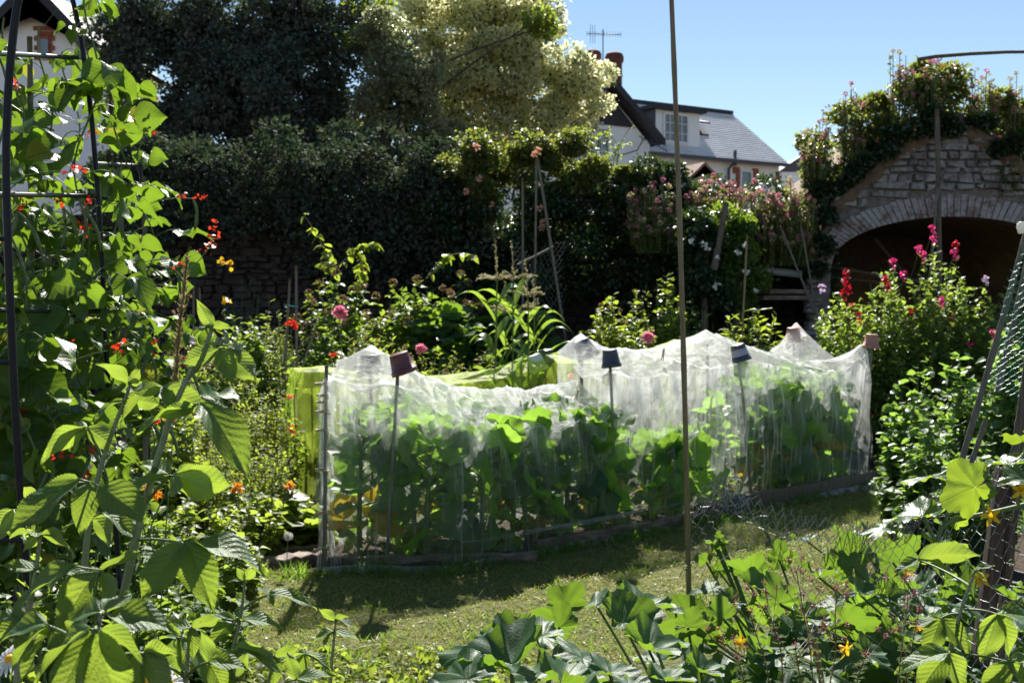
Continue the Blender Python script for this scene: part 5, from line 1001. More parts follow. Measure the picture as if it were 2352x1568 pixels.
mb = MB(); p0 = at(1178, 745, 11.5); p1 = at(1292, 745, 11.5); wiremesh(0, 11, 20, .05, lambda s, h: p0 + (p1 - p0) * (s / .54) + [.02 * math.sin(h * 9), .08 * math.sin(s * 9) , h * 1.0 ], .0014, mb, keep=lambda s, h: h < .82 - .1 * math.sin(s * 9)); tag(mb.build('wire_guard', G['wire'], loc=p0), 'chicken wire guard hanging round the cane tripod behind the maize', 'wire netting')

# ---------------------------------------------------------------- bean arch
bf = thing('metal_arch', 'black tubular garden arch with rungs at the left, overgrown with runner beans', 'garden arch', (gx(40, 2.7), 2.7, 0))
def px_tube(pts, Y, r, n=10):
    P = np.array([at(x, y, Y if np.isscalar(Y) else Y[i]) for i, (x, y) in enumerate(pts)]); d = np.linspace(0, 1, len(P)); q = np.linspace(0, 1, 30); P = np.stack([np.interp(q, d, P[:, j]) for j in range(3)], 1)
    for _ in range(3): P[1:-1] = (P[:-2] + P[1:-1] * 2 + P[2:]) / 4
    m = MB(); m.tube(P, r, n); return m
for pts, Y, r in (([(62, -70), (37, 0), (15, 230), (13, 400), (18, 560), (29, 828), (38, 1000), (55, 1233), (75, 1500), (100, 1900)], 2.7, .0098), ([(140, -90), (172, 10), (203, 190), (222, 400), (235, 600), (241, 760), (252, 950), (262, 1150), (275, 1350)], 3.7, .0085), ([(300, 330), (322, 380), (333, 500), (335, 790), (340, 1000), (345, 1180)], 5.2, .009), ([(-60, 0), (8, 800), (20, 1040), (40, 1400)], 3.5, .009)): px_tube(pts, Y, r).build('hoop', G['blackm'], bf)
for a, b in (((-40, 121, 2.7), (178, 133, 3.7)), ((-40, 446, 2.7), (224, 450, 3.7)), ((-40, 712, 2.7), (240, 715, 3.7)), ((-90, 832, 2.7), (30, 832, 2.7)), ((-90, 1240, 2.7), (56, 1240, 2.7)), ((218, 376, 3.7), (322, 380, 5.2)), ((232, 543, 3.7), (333, 543, 5.2)), ((240, 712, 3.7), (336, 714, 5.2)), ((-90, 550, 2.7), (16, 548, 2.7))):
    m = MB(); m.tube([at(*a), at(*b)], .0068, 8); m.build('rung', G['blackm'], bf)
for x0, y0, x1, y1, Y, lb in ((70, 1100, 68, 85, 3.9, 'grey cane among the bean leaves at the far left'), (285, 1100, 274, 370, 4.4, 'cane in the right part of the bean vines'), (334, 1100, 330, 405, 4.9, 'weathered cane at the right edge of the beans'), (115, 1100, 105, 560, 4.2, 'brown cane deep inside the bean vines')):
    cane('bean_cane', lb, at(x0, y0, Y), at(x1, y1, Y), .0105, 'bamdark', 'canes in the bean row')
def bean(label, px, y0, y1, Y, sw, n, seed, s=.098):
    """climbing bean: stem winding up, three-part leaves on long stalks"""
    r = thing('bean_plant', label, 'bean plant', (gx(px, Y), Y, 0), 'runner bean plants on the arch'); st, lf, fl, pd, fw = MB(), MB(), MB(), MB(), MB()
    H = gz(y1, Y); X = gx(px, Y); q = np.linspace(0, 1, 60); C = np.stack([X + .03 * np.sin(q * 30) + .05 * np.sin(q * 4 + seed), Y + .03 * np.cos(q * 30), q * H], 1); st.tube(C, .0035, 5)
    zlo = max(.15, gz(y0, Y))
    for i in range(n):
        z = zlo + (H - zlo) * random.random() ** 1.15; b = np.array([np.interp(z, C[:, 2], C[:, j]) for j in range(3)]); a = random.uniform(0, 6.28); L_ = random.uniform(.25, 1) * sw
        d = np.array([math.cos(a), math.sin(a) * .8, random.uniform(-.15, .45)]); e = b + d * L_; st.tube(bez(b, (b + e) / 2 + [0, 0, .04], e, 5), .0018, 4, cap=False)
        hd = nrm(d * [1, 1, 0]); sd_ = np.array([-hd[1], hd[0], 0]); dr = random.uniform(-.9, .1); sz_ = random.uniform(.6, 1.15); nn0 = nrm(np.array([0, 0, .9]) + hd * .5 + rng.normal(size=3) * .55)
        for v, off, sc in ((hd, .035, 1.05), (sd_ * .9 + hd * .1, .0, .9), (-sd_ * .9 + hd * .1, .0, .9)):
            ax = nrm(v + [0, 0, dr + random.uniform(-.2, .2)]); put(lf, T_hrt, [e + v * off], [ax], [nn0 + rng.normal(size=3) * .3], [s * sc * sz_ * random.uniform(.8, 1.1)], [random.uniform(.8, 1.1)])
    for i in range(max(2, n // 12)):
        z = zlo + (H - zlo) * random.random(); b = np.array([np.interp(z, C[:, 2], C[:, j]) for j in range(3)]); a = random.uniform(-2.4, .4); e = b + np.array([math.cos(a) * .22, math.sin(a) * .16, random.uniform(.02, .16)])
        st.tube(bez(b, (b + e) / 2 + [0, 0, .03], e, 6), .0014, 4, cap=False); k = 9; t = rng.random(k); flp = e + (e - b) * (t[:, None] * .25); fl = MB(); put(fl, T_rnd, flp + rng.normal(size=(k, 3)) * .006, rdir(k), rdir(k), .013); fl.build('scarlet_flower', G['red'], r)
        if i % 2: put(fw, T_rnd, flp[:3] + rng.normal(size=(3, 3)) * .01, rdir(3), rdir(3), .014)
        if i % 2 == 0: 
            for _ in range(2): a2 = random.uniform(-.3, .3); pd.tube(bez(e, e + [.03 + a2 * .1, 0, -.05], e + [.0 + a2 * .2, a2 * .1, -.14], 8), np.array([.002, .004, .0055, .006, .006, .0055, .004, .001]), 6)
    st.build('vine', G['stem'], r); lf.build('foliage', G['bean'], r)
    if fw.n: fw.build('white_petals', G['white'], r)
    if pd.n: pd.build('pods', G['stem'], r)
for i, a in enumerate((('bean vine winding up the near black hoop at the left picture edge', 15, 1250, -60, 2.95, .11, 22), ('bean vine on the left grey cane, reaching the top rung', 75, 1150, 40, 3.6, .18, 44), ('bean vine filling the space between near hoop and second hoop', 130, 1150, 60, 3.9, .19, 48), ('bean vine on the second hoop with leaves above the top rung', 205, 900, -40, 3.65, .15, 34), ('bean vine at the right side of the second hoop with scarlet flowers', 255, 1000, 250, 4.2, .16, 40), ('bean vine on the cane at the right edge of the row', 320, 900, 420, 4.7, .13, 24), ('bean vine sprawling right in front of the last cane', 330, 950, 560, 4.4, .22, 30), ('low bean vine beneath the second rung', 110, 1150, 560, 3.3, .2, 34), ('shaded bean vine at the foot of the left edge', 10, 1300, 800, 3.0, .16, 22), ('bean vine trailing over the lowest rung', 90, 1300, 850, 3.1, .2, 24), ('deep green bean vine low behind the raspberries', 200, 1200, 620, 3.6, .22, 36), ('bean vine at the far back of the arch', 150, 1000, 120, 4.9, .2, 30), ('bean vine low at the left edge', 20, 1200, 600, 3.2, .16, 22))): bean(*a, i)
r = thing('bean_tendril', 'long thin bean shoot reaching right with buds of red and white flowers', 'bean plant', tuple(at(330, 700, 4.2)))
m1, m2, m3 = MB(), MB(), MB(); P = bez(at(340, 660, 4.2), at(440, 640, 4.1), at(485, 560, 4.05), 10); m1.tube(P, .0018, 5); P2 = bez(at(230, 560 - 60, 4.0), at(300, 330 + 60, 3.9), at(345, 285, 3.85), 10); m1.tube(P2, .0018, 5)
for e in (P[-1], P2[-1]): k = 16; t = rng.random(k); put(m2, T_rnd, e + [0, 0, .03] + rng.normal(size=(k, 3)) * [.014, .014, .03], rdir(k), rdir(k), .016); put(m3, T_rnd, e + rng.normal(size=(4, 3)) * .015, rdir(4), rdir(4), .018)
m1.build('vine', G['stem'], r); m2.build('scarlet_flowers', G['red'], r); m3.build('white_petals', G['white'], r)
# ---------------------------------------------------------------- raspberries in the left foreground
def leaflet(mb, bx, by, tx, ty, Y, dY=0, w_=1.0, face='t', T=T_rsp):
    b, t = at(bx, by, Y), at(tx, ty, Y + dY); a = t - b; L_ = np.linalg.norm(a); a = a / L_
    n_ = {'t': (0, -.25, 1), 'tt': (0, -.75, .8), 'u': (0, .9, .45), 'uu': (0, 1.2, -.1), 'r': (.5, -.4, 1), 'l': (-.5, -.4, 1)}[face]
    put(mb, T, [b], [nrm(a + [0, 0, .12])], [np.array(n_, float) + rng.normal(size=3) * .16], [L_ * 1.02], [.66 + w_ * .22])
def rcane(label, stem, Y, leaves, r0=.0075, extra=(), grp='raspberry canes in the foreground', mat='stemp'):
    """stem: picture points; leaves: (joint x, joint y, attach x, attach y, Y, [(tip x, tip y, dY, width, face, base dx, base dy)...])"""
    P = np.array([at(x, y, Y) for x, y in stem]); q = np.linspace(0, 1, 30); P = np.stack([np.interp(q, np.linspace(0, 1, len(P)), P[:, j]) for j in range(3)], 1)
    for _ in range(3): P[1:-1] = (P[:-2] + P[1:-1] * 2 + P[2:]) / 4
    if P[0][2] > .05: P = np.vstack([[P[0][0] - .02, P[0][1], 0], P])
    root = thing('raspberry_cane', label, 'raspberry plant', (P[0][0], P[0][1], 0), grp); s = MB(); s.tube(P, np.linspace(r0, r0 * .42, len(P)), 9)
    k = 160; t = rng.random(k) ** .8 * .8 + .2; o = np.stack([np.interp(t, np.linspace(0, 1, len(P)), P[:, j]) for j in range(3)], 1); d = rdir(k); d[:, 2] *= .2; d = nrm(d); rr = np.interp(t, [0, 1], [r0, r0 * .42])[:, None]; pr = MB(); pr.segs(o + d * rr * .9, o + d * (rr + .0022) + [0, 0, -.0008], .0005)
    s.build('cane', G[mat], root); pr.build('prickles', G['stemr'], root); f, pe = MB(), MB()
    for jx, jy, ax_, ay, Yl, tips in leaves:
        j = at(jx, jy, Yl); a = at(ax_, ay, Y); pe.tube(bez(a, (a + j) / 2 + [0, 0, .008], j, 7), np.linspace(.0028, .0018, 7), 6)
        for tp in tips:
            tx, ty, dY, w_, face = tp[:5]; bx, by = (jx + tp[5], jy + tp[6]) if len(tp) > 5 else (jx, jy); leaflet(f, bx, by, tx, ty, Yl, dY, w_, face)
            if len(tp) > 5: pe.tube([j, at(bx, by, Yl)], .0014, 5)
    f.build('foliage', G['rasp'], root); pe.build('leaf_stalks', G['stem'], root); return root, f
root, _ = rcane('thickest pale prickly raspberry cane rising to a tip of new leaves and buds', [(268, 1480), (276, 1400), (300, 1290), (318, 1210), (345, 1110), (375, 1010), (393, 950), (420, 885), (455, 830), (482, 775), (486, 755)], 1.72, [
  (487, 750, 486, 756, 1.72, [(460, 711, .02, .9, 'uu'), (440, 764, .0, .8, 't'), (533, 748, 0, .8, 'u')]),
  (508, 800, 425, 878, 1.70, [(424, 842, 0, 1.0, 'uu', -6, 0), (583, 880, -.02, 1.0, 'uu', 8, 0), (528, 872, -.04, .8, 'l', 2, 2)]),
  (452, 928, 396, 950, 1.66, [(300, 990, -.02, .75, 't', -10, 4), (575, 1035, -.05, 1.15, 't', 6, -2), (372, 960, -.03, .9, 'tt', -6, 6)]),
  (372, 890, 393, 945, 1.72, [(264, 925, 0, .8, 't'), (300, 905, -.02, .7, 'u'), (470, 945, .02, 1.0, 'uu'), (400, 935, -.02, .7, 'l')]),
  (392, 1092, 330, 1165, 1.70, [(268, 1140, -.02, .9, 't', -8, 0), (540, 1122, -.02, .9, 'u', 8, 0), (320, 1020 + 25, .03, 1, 't', -4, -2), (500, 1150, -.03, .9, 'uu'), (408, 1150, -.04, .7, 'uu')]),
  (424, 1250, 318, 1240, 1.60, [(330, 1378, -.04, 1.15, 'tt', -10, 2), (486, 1362, -.05, 1.15, 'tt', 6, 0), (610, 1296, -.02, .95, 't', 14, -8), (430, 1340, .02, .9, 'uu', -2, 4), (500, 1390, 0, .8, 't', 2, 40)]),
  (232, 1310, 288, 1385, 1.55, [(104, 1445, -.05, 1.1, 'tt', -4, 4), (10, 1380, -.03, .9, 't', -60, -10), (322, 1270, .05, .9, 'u'), (262, 1400, .0, .9, 'uu', 4, 4)])])
bd = MB()
for x, y in ((519, 768), (521, 783), (508, 787), (548, 800), (552, 806), (500, 783), (541, 792)): c = at(x, y, 1.7); bd.lathe([(.0005, .007), (.003, .004), (.0038, 0), (.003, -.004), (.0005, -.006)], c, (random.uniform(-.5, .5), .1, 1), 8); bd.tube([c, at(492, 785, 1.71)], .0009, 4)
for x, y in ((186, 1150), (170, 1140), (150, 1132)): c = at(x, y, 1.7); bd.lathe([(.0005, .007), (.004, .004), (.0045, 0), (.003, -.004), (.0005, -.006)], c, (0, .1, 1), 8)
bd.build('buds', G['stemp'], root)
rcane('second raspberry cane left of the thickest, with small lime leaves at its top', [(192, 1320), (200, 1230), (215, 1130), (238, 1050), (262, 980), (290, 910), (300, 880)], 1.85, [
  (296, 880, 298, 884, 1.85, [(232, 812 + 20, .0, .8, 'u'), (330, 848, 0, .8, 'uu'), (345, 884, 0, .8, 'u')]),
  (284, 918, 284, 925, 1.85, [(209, 962, -.02, .9, 't'), (372, 932, .0, .9, 'u'), (320, 946, -.01, .8, 't')]),
  (200, 982, 232, 1045, 1.85, [(97, 1050, -.01, .9, 'u'), (275, 1038, .0, 1.0, 'uu'), (160, 1030, -.02, .8, 't'), (120, 985, .02, .8, 't')]),
  (212, 1108, 222, 1130, 1.62, [(24, 1225, -.05, .95, 't', -30, -8), (188, 1205, -.04, 1.1, 'tt', -8, 0), (330, 1200, -.04, 1.25, 'tt', 20, 10), (90, 1150, .02, 1.0, 't', -40, 0)]),
  (205, 1190, 204, 1200, 1.72, [(278, 1250, -.01, 1.0, 'uu', 6, -4), (325, 1225, .0, .9, 't', 30, -12), (120, 1180 + 40, .0, .8, 't', -8, -4)])], .006)
rcane('raspberry cane beside the arch foot with paired lime leaves', [(40, 1560), (50, 1480), (66, 1400), (82, 1320), (92, 1230)], 1.62, [
  (92, 1232, 90, 1240, 1.62, [(55, 1268 - 10, 0, .9, 'u'), (190, 1245, 0, .9, 'u', 0, -2), (140, 1210, .0, .9, 't'), (30, 1190 + 30, .03, .9, 't')]),
  (100, 1312, 80, 1340, 1.62, [(0, 1300, -.02, .9, 't'), (165, 1290, .02, .9, 'u', 20, -6), (215, 1330, .0, 1.0, 't', 40, -4), (140, 1370, -.02, .9, 'uu', 10, 10)]),
  (30, 1170, 60, 1250, 1.9, [(-20, 1230, 0, 1, 'uu'), (90, 1170, 0, .9, 't'), (10, 1240, 0, 1, 'uu')]),
  (60, 1420, 60, 1430, 1.5, [(-10, 1470, 0, 1, 'uu'), (120, 1470, 0, 1, 'u'), (50, 1500, -.03, 1, 'tt'), (-30, 1420, 0, 1, 't')])], .0065)
rcane('raspberry shoot right of the thick cane, pale leaves spread over the lawn edge', [(500, 1640), (520, 1560), (535, 1490), (548, 1440), (558, 1380), (562, 1335)], 2.0, [
  (560, 1335, 561, 1340, 2.0, [(592, 1300, 0, .7, 'u'), (545, 1300, 0, .7, 'u'), (530, 1325, 0, .7, 't'), (600, 1325, 0, .6, 't')]),
  (618, 1366, 556, 1400, 2.0, [(714, 1360, 0, .7, 't'), (590, 1345, .02, .8, 't'), (628, 1385, -.02, .6, 't')]),
  (546, 1422, 548, 1430, 1.95, [(424, 1436, 0, .75, 't', -6, 0), (648, 1434, 0, .8, 't', 6, 0), (470, 1475, -.03, .8, 'tt', -4, 2)]),
  (412, 1464, 530, 1500, 1.85, [(392, 1550, -.02, .8, 'tt', -4, 2), (536, 1570, -.02, 1.0, 'tt', 8, 0), (335, 1474, 0, .7, 't', -6, -2), (440, 1555, -.02, .8, 'uu', 2, 2)]),
  (535, 1495, 533, 1500, 1.9, [(616, 1490, .02, .8, 'u', 2, -4), (650, 1510, .0, .7, 't', 10, 0), (480, 1520, 0, .8, 't')])], .005)
rcane('low raspberry shoot with spreading leaves at the bottom edge left of the small one', [(600, 1700), (610, 1600), (622, 1540), (630, 1505)], 1.95, [
  (630, 1508, 629, 1510, 1.95, [(560, 1500, 0, .9, 't'), (690, 1490, 0, .8, 'u'), (640, 1570, -.02, .9, 't')]),
  (540, 1555, 612, 1590, 1.85, [(450, 1560, 0, .9, 't'), (500, 1620, 0, 1, 't'), (570, 1500, .02, .9, 'u')]),
  (680, 1560, 618, 1590, 1.85, [(770, 1550, 0, .9, 't'), (720, 1620, 0, 1, 't'), (660, 1500, .02, .8, 'u')])], .0045)
rcane('shaded low raspberry leaves between the thick cane and the lawn', [(420, 1700), (425, 1580), (432, 1500), (440, 1440)], 1.7, [
  (440, 1442, 438, 1445, 1.7, [(370, 1425, 0, .9, 't'), (510, 1420, 0, .9, 'u'), (450, 1500, -.02, .9, 't')]),
  (380, 1530, 428, 1560, 1.6, [(290, 1540, 0, .9, 't'), (350, 1610, 0, 1, 't'), (400, 1470, .02, .8, 'u')]),
  (480, 1520, 430, 1550, 1.6, [(570, 1530, 0, .9, 't'), (520, 1600, 0, 1, 't'), (470, 1450, .02, .8, 'uu')])], .005)
rcane('small raspberry shoot at the lawn edge near the bottom centre', [(755, 1640), (762, 1520), (768, 1460), (772, 1420)], 2.3, [
  (770, 1424, 771, 1428, 2.3, [(732, 1397, 0, .6, 'u'), (800, 1405, 0, .7, 'u'), (820, 1432, 0, .8, 't')]),
  (766, 1450, 767, 1455, 2.3, [(703, 1463, 0, .8, 't'), (830, 1470, 0, .8, 't'), (740, 1480, -.02, .8, 't')]),
  (700, 1500, 762, 1540, 2.2, [(620, 1530, 0, .8, 't'), (690, 1560, -.02, 1, 't'), (760, 1510, 0, .8, 't')])], .004)
rcane('nearest raspberry cane at the bottom left with the largest dark leaves', [(200, 1760), (205, 1600), (215, 1480), (232, 1405)], 1.28, [
  (219, 1445, 222, 1450, 1.25, [(268, 1640, -.02, 1.35, 'tt', 0, 4), (120, 1620, -.03, 1.0, 'tt', -6, 6), (60, 1530, 0, .9, 't', -10, 0), (330, 1420 + 60, .02, .9, 'u', 12, 0)]),
  (240, 1412, 232, 1410, 1.32, [(405, 1442, .0, .75, 't', 6, -2), (130, 1400, .03, .7, 't', -6, -4), (300, 1360, .06, .8, 'u', 4, -4)]),
  (120, 1440, 210, 1500, 1.4, [(0, 1500, 0, .9, 't', -6, 0), (40, 1570, -.02, 1.0, 't', -4, 6), (-20, 1440, 0, .9, 't', -10, -6), (170, 1530, -.01, .9, 'tt', 0, 4)]),
  (330, 1500, 215, 1520, 1.45, [(395, 1600, 0, 1.1, 'uu'), (300, 1600, 0, 1, 'tt'), (420, 1480, 0, .9, 'u')])], .006)
rcane('shaded raspberry cane on the right among the cucumber leaves', [(2150, 1640), (2170, 1540), (2200, 1420), (2225, 1350), (2240, 1310)], 2.2, [
  (2240, 1310, 2238, 1315, 2.2, [(2215, 1280, 0, .6, 't'), (2280, 1290, 0, .6, 't'), (2270, 1320, 0, .7, 't')]),
  (2160, 1420, 2205, 1410, 2.2, [(2130, 1510, -.02, .95, 'tt'), (2090, 1440, 0, .8, 't'), (2230, 1500, -.02, .95, 'tt')]),
  (2290, 1410, 2215, 1400, 2.15, [(2352, 1500, -.02, 1, 'tt'), (2400, 1420, 0, .9, 't'), (2260, 1520, -.02, 1, 'tt')]),
  (2110, 1285, 2228, 1345, 2.4, [(2050, 1310, 0, .9, 't'), (2200, 1300, 0, .8, 't'), (2230, 1270, .02, .8, 'u')]),
  (2180, 1500, 2180, 1500, 2.05, [(2100, 1590, 0, 1, 'tt'), (2220, 1600, 0, 1, 'tt'), (2060, 1520, 0, 1, 't')]),
  (2320, 1520, 2180, 1500, 2.05, [(2260, 1600, 0, 1, 'tt'), (2380, 1600, 0, 1, 'tt'), (2400, 1510, 0, .9, 't')])], .0055)
# grass spike
r = thing('grass_spike', 'tall straw-coloured grass seed spike in front of the bean row', 'grass', tuple(gnd(365, 1900) * [1, 0, 0] + [0, 1.78, 0])); P = np.array([at(x, y, 1.78) for x, y in ((360, 1900), (362, 1500), (378, 1250), (392, 1080), (400, 920), (412, 760), (426, 640), (430, 600))]); q = np.linspace(0, 1, 40); d_ = np.r_[0, np.cumsum(np.linalg.norm(np.diff(P, axis=0), axis=1))]; d_ /= d_[-1]; P = np.stack([np.interp(q, d_, P[:, j]) for j in range(3)], 1)
m = MB(); m.tube(P, .0011, 5); m.build('stalk', G['stem'], r); m = MB(); k = 230; t = rng.uniform(.765, 1, k); o = np.stack([np.interp(t, q, P[:, j]) for j in range(3)], 1); a = rng.normal(size=(k, 3)) * .16 + [0.05, 0, 1]; put(m, T_lan, o, a, rdir(k), .017 * (1.25 - .5 * (t - .765) / .235)); m.segs(o[::6] + [0, 0, .012], o[::6] + nrm(a[::6]) * .03, .0003); m.build('seed_head', G['straw'], r)
# sprig, daisies, dandelion
r, P = bush('mint_sprig', 'small sprig with rounded pale green leaves beside the black hoop', 'herb', 55, 1060, 22, 2.3, 'herb', T_rnd, 3, 18, .03, None, .04, up=.8, z0=.6, t0=.3)
def daisy(label, px, py, Y, s, tilt):
    c = at(px, py, Y); ax = nrm(np.array(tilt, float)); r = thing('daisy', label, 'flower', (c[0], Y, 0), 'ox-eye daisies at the bottom left'); A = nrm(np.cross(ax, [0, 1, .1])); B = np.cross(ax, A); n = 17; m = MB(); a = np.arange(n) * 6.283 / n
    d = A * np.cos(a)[:, None] + B * np.sin(a)[:, None]; put(m, [leaf_t([(0, .05), (.3, .13), (.8, .14), (1, .03)], 4, .1, .2, 0, seed=1)], c + d * s * .25, d + ax * .05 + rng.normal(size=(n, 3)) * .06, ax + rng.normal(size=(n, 3)) * .1, s); m.build('petals', G['white'], r)
    m = MB(); m.lathe([(s * .32, -.001), (s * .3, .003), (s * .2, .006), (.0005, .007)], c, ax, 14); m.build('disc', G['yel'], r); m = MB(); m.tube(bez((c[0] + .03, Y, 0), (c[0], Y, c[2] * .6), c, 8), .0014, 5); m.build('stalk', G['stem'], r)
for a in (('drooping daisy with a tall orange disc, right one of the group', 362, 1532, 2.15, .026, (.2, -.5, .8)), ('daisy at the bottom edge, left one of the front pair', 337, 1562, 2.15, .027, (0, -.4, 1)), ('daisy at the bottom edge, right one of the front pair', 388, 1566, 2.15, .026, (.1, -.5, 1)), ('half-wilted daisy at the far left edge', 22, 1512, 1.9, .026, (-.2, -.6, .7))): daisy(*a)
c = at(662, 1231, 6.2); r = thing('dandelion_clock', 'fluffy dandelion seed head on a bare stalk before the planks', 'flower', (c[0], 6.2, 0)); m = MB(); d = rdir(260); m.segs(c + d * .003, c + d * .023, .0004); e = np.repeat(c + d * .023, 3, 0); dd = rdir(780) * .006; m.segs(e, e + dd, .0004); m.build('seed_fluff', G['white'], r); m = MB(); m.tube(bez((c[0] - .01, 6.2, 0), c - [.01, 0, .1], c, 6), .0025, 6); m.build('stalk', G['stem'], r)

# ---------------------------------------------------------------- squash and cucumber on the right
def sleaf(mb, st, base, jx, jy, rpx, Y, ang, face, T, yl=None):
    """leaf by its stalk joint, radius and direction; face: how the blade is held"""
    j = at(jx, jy, Y); R_ = rpx / F * Y; a = R_; th = math.radians(ang)
    n_ = {'t': np.array([0, -.25, 1.]), 'f': np.array([.1, -.5, 1.]), 'ff': np.array([.1, -.5, .86]), 'b': np.array([0, .75, .6]), 'bb': np.array([0, 1, .1]), 'r': np.array([.6, -.2, .8]), 'l': np.array([-.6, -.2, .8]), 'g': np.array([.12, -.22, 1.])}[face] + rng.normal(size=3) * .08
    n_ = nrm(n_); ax = np.array([math.cos(th), .35 if face in ('t', 'g') else 0, math.sin(th)]); 
    if face in ('t', 'g', 'r', 'l', 'f'): ax = np.array([math.cos(th), math.sin(th) * 1.0, 0])
    put(mb, T, [j], [ax], [n_], [R_])
    if st is not None: b = np.asarray(base, float); st.tube(bez(b, b * .45 + j * .55 + [0, 0, .04], j, 8), np.linspace(.0065, .004, 8), 7)
def squash(label, base, leaves, T=T_sq, mat='squash', flowers=(), fill=0, fr=.35, name='squash_plant', grp='squash plants at the bottom right', fz=(.15, .4), frad=(.08, .13)):
    r = thing(name, label, 'vegetable plant', tuple(base), grp); f, s = MB(), MB()
    for l in leaves: sleaf(f, None if mat == 'cuke' else s, base, *l, T)
    for i in range(fill):
        a = random.uniform(0, 6.28); q = math.sqrt(random.random()) * fr; j = np.asarray(base) + [math.cos(a) * q, math.sin(a) * q, fz[0] + (fz[1] - fz[0]) * random.random() ** .55]; R_ = random.uniform(*frad); hd = np.array([math.cos(a), math.sin(a), random.uniform(-.4, .2)]); put(f, T, [j], [hd], [np.array([0, 0, 1.]) + rng.normal(size=3) * .4 + [0.1, -.15, 0]], [R_]); s.tube(bez(base, (np.asarray(base) + j) / 2 + [0, 0, .08], j, 7), np.linspace(.006, .0035, 7), 6)
    f.build('foliage', G[mat], r)
    if s.n: s.build('leaf_stalks', G['stem'], r)
    for x, y, Y in flowers:
        m = MB(); c = at(x, y, Y); ax = nrm(rng.normal(size=3) * .5 + [0, -.3, .5]); A = nrm(np.cross(ax, [1, .2, 0])); B = np.cross(ax, A); a = np.arange(5) * 1.2566; d = A * np.cos(a)[:, None] + B * np.sin(a)[:, None]; put(m, [leaf_t([(0, .12), (.4, .24), (.75, .16), (1, 0)], 5, .2, .35, .03, seed=2)], c + d * .004, d + ax * .55, ax - d * .3, .027); m.lathe([(.001, -.022), (.005, -.018), (.007, -.004), (.004, .002)], c, ax, 8); m.build('yellow_flower', G['yel'], r)
    return r
squash('squash plant at the bottom centre with the largest grey-green leaves', (.0, 3.0, 0), [
  (1175, 1525, 138, 2.85, 135, 'f'), (1075, 1560, 110, 2.7, 160, 'f'), (1245, 1460, 90, 3.1, 160, 'g'), (1180, 1470, 80, 3.05, 190, 'g'), (1337, 1510, 100, 2.85, 60, 'f'), (1290, 1565, 110, 2.65, 70, 'f'), (1000, 1600, 70, 2.6, 170, 't'), (1120, 1620, 80, 2.5, 200, 'f'), (1100, 1500, 100, 2.95, 150, 'f'), (1230, 1560, 110, 2.75, 100, 'g'), (1285, 1440, 66, 3.3, 150, 'bb'), (1300, 1395, 60, 3.5, 60, 'b')], fill=56, fr=.5, fz=(.06, .38), frad=(.09, .14))
squash('squash plant left of the centre pole with leaves held level like tables', (.62, 3.25, 0), [
  (1430, 1430, 95, 3.2, 30, 'f'), (1470, 1395, 88, 3.4, 45, 'g'), (1490, 1490, 92, 3.0, 20, 'g'), (1370, 1390, 74, 3.5, 150, 'g'), (1580, 1440, 58, 3.2, 0, 'bb'), (1550, 1400, 48, 3.4, 60, 'f'), (1445, 1575, 74, 2.7, 90, 'f'), (1530, 1560, 74, 2.75, 60, 'f'), (1370, 1600, 70, 2.65, 120, 'f'), (1610, 1540, 60, 2.9, 30, 'f')], flowers=[(1490, 1480, 3.1)], fill=60, fr=.48, fz=(.06, .42), frad=(.08, .13))
squash('squash plant immediately right of the centre pole with pale leaves behind the wire', (1.15, 3.75, 0), [
  (1635, 1350, 50, 3.7, 160, 'g'), (1725, 1320, 58, 3.8, 150, 'b'), (1735, 1345, 58, 3.7, 10, 'g'), (1790, 1285, 44, 3.9, 90, 'ff'), (1680, 1380, 50, 3.5, 200, 'f'), (1660, 1420, 50, 3.3, 100, 'b'), (1610, 1450, 55, 3.2, 150, 'f'), (1700, 1310, 45, 4, 120, 'g'), (1650, 1310, 30, 4.1, 90, 'ff')], flowers=[(1699, 1475, 3.1), (1640, 1448, 3.2)], fill=60, fr=.55, fz=(.08, .46), frad=(.1, .155))
squash('squash plant in the middle of the fenced patch, white-shining leaves and yellow flowers', (1.75, 3.85, 0), [
  (1880, 1325, 60, 3.7, 80, 'g'), (1975, 1365, 62, 3.6, 60, 'g'), (1790, 1385, 62, 3.5, 100, 'ff'), (1960, 1300, 74, 3.8, 100, 'bb'), (2050, 1290, 74, 3.8, 60, 'bb'), (1945, 1430, 68, 3.4, 10, 'b'), (1960, 1235, 62, 3.9, 100, 'g'), (2040, 1370, 50, 3.6, 0, 'f'), (1920, 1385, 50, 3.5, 180, 'g'), (1850, 1420, 50, 3.3, 0, 'f')], flowers=[(1869, 1494, 3.1), (1940, 1490, 3.1), (2084, 1315, 3.5)], fill=66, fr=.6, fz=(.08, .48), frad=(.1, .155))
squash('dark shaded squash leaves along the bottom right', (1.75, 3.2, 0), [(1990, 1500, 60, 3.0, 40, 'f'), (1800, 1490, 55, 3.0, 100, 'f'), (2080, 1470, 55, 3.1, 30, 'f')], flowers=[(2110, 1439, 3.1)], fill=56, fr=.6, fz=(.06, .42), frad=(.1, .155))
ck = squash('cucumber vine climbing the wire on the right, glossy lobed leaves shining white', (2.0, 3.35, 0), [
  (2145, 1095, 78, 3.1, 130, 'g'), (2240, 1118, 90, 2.95, 200, 'bb'), (2118, 1185, 84, 3.15, 150, 'g'), (2315, 1065, 78, 3.0, 120, 'f'), (2352, 1100, 60, 2.9, 190, 'g'), (2160, 1250, 66, 3.1, 40, 'g'), (2200, 1200, 30, 3.05, 60, 'b'), (2352, 1010, 60, 3.1, 100, 'g'), (2030, 1215, 54, 3.6, 150, 'g')], T=T_ck, mat='cuke', flowers=[(2278, 1185, 2.95), (2147, 1264, 3.1), (2346, 1125, 2.9), (2250, 1330, 2.9)], name='cucumber_vine', grp=None)
m = MB()
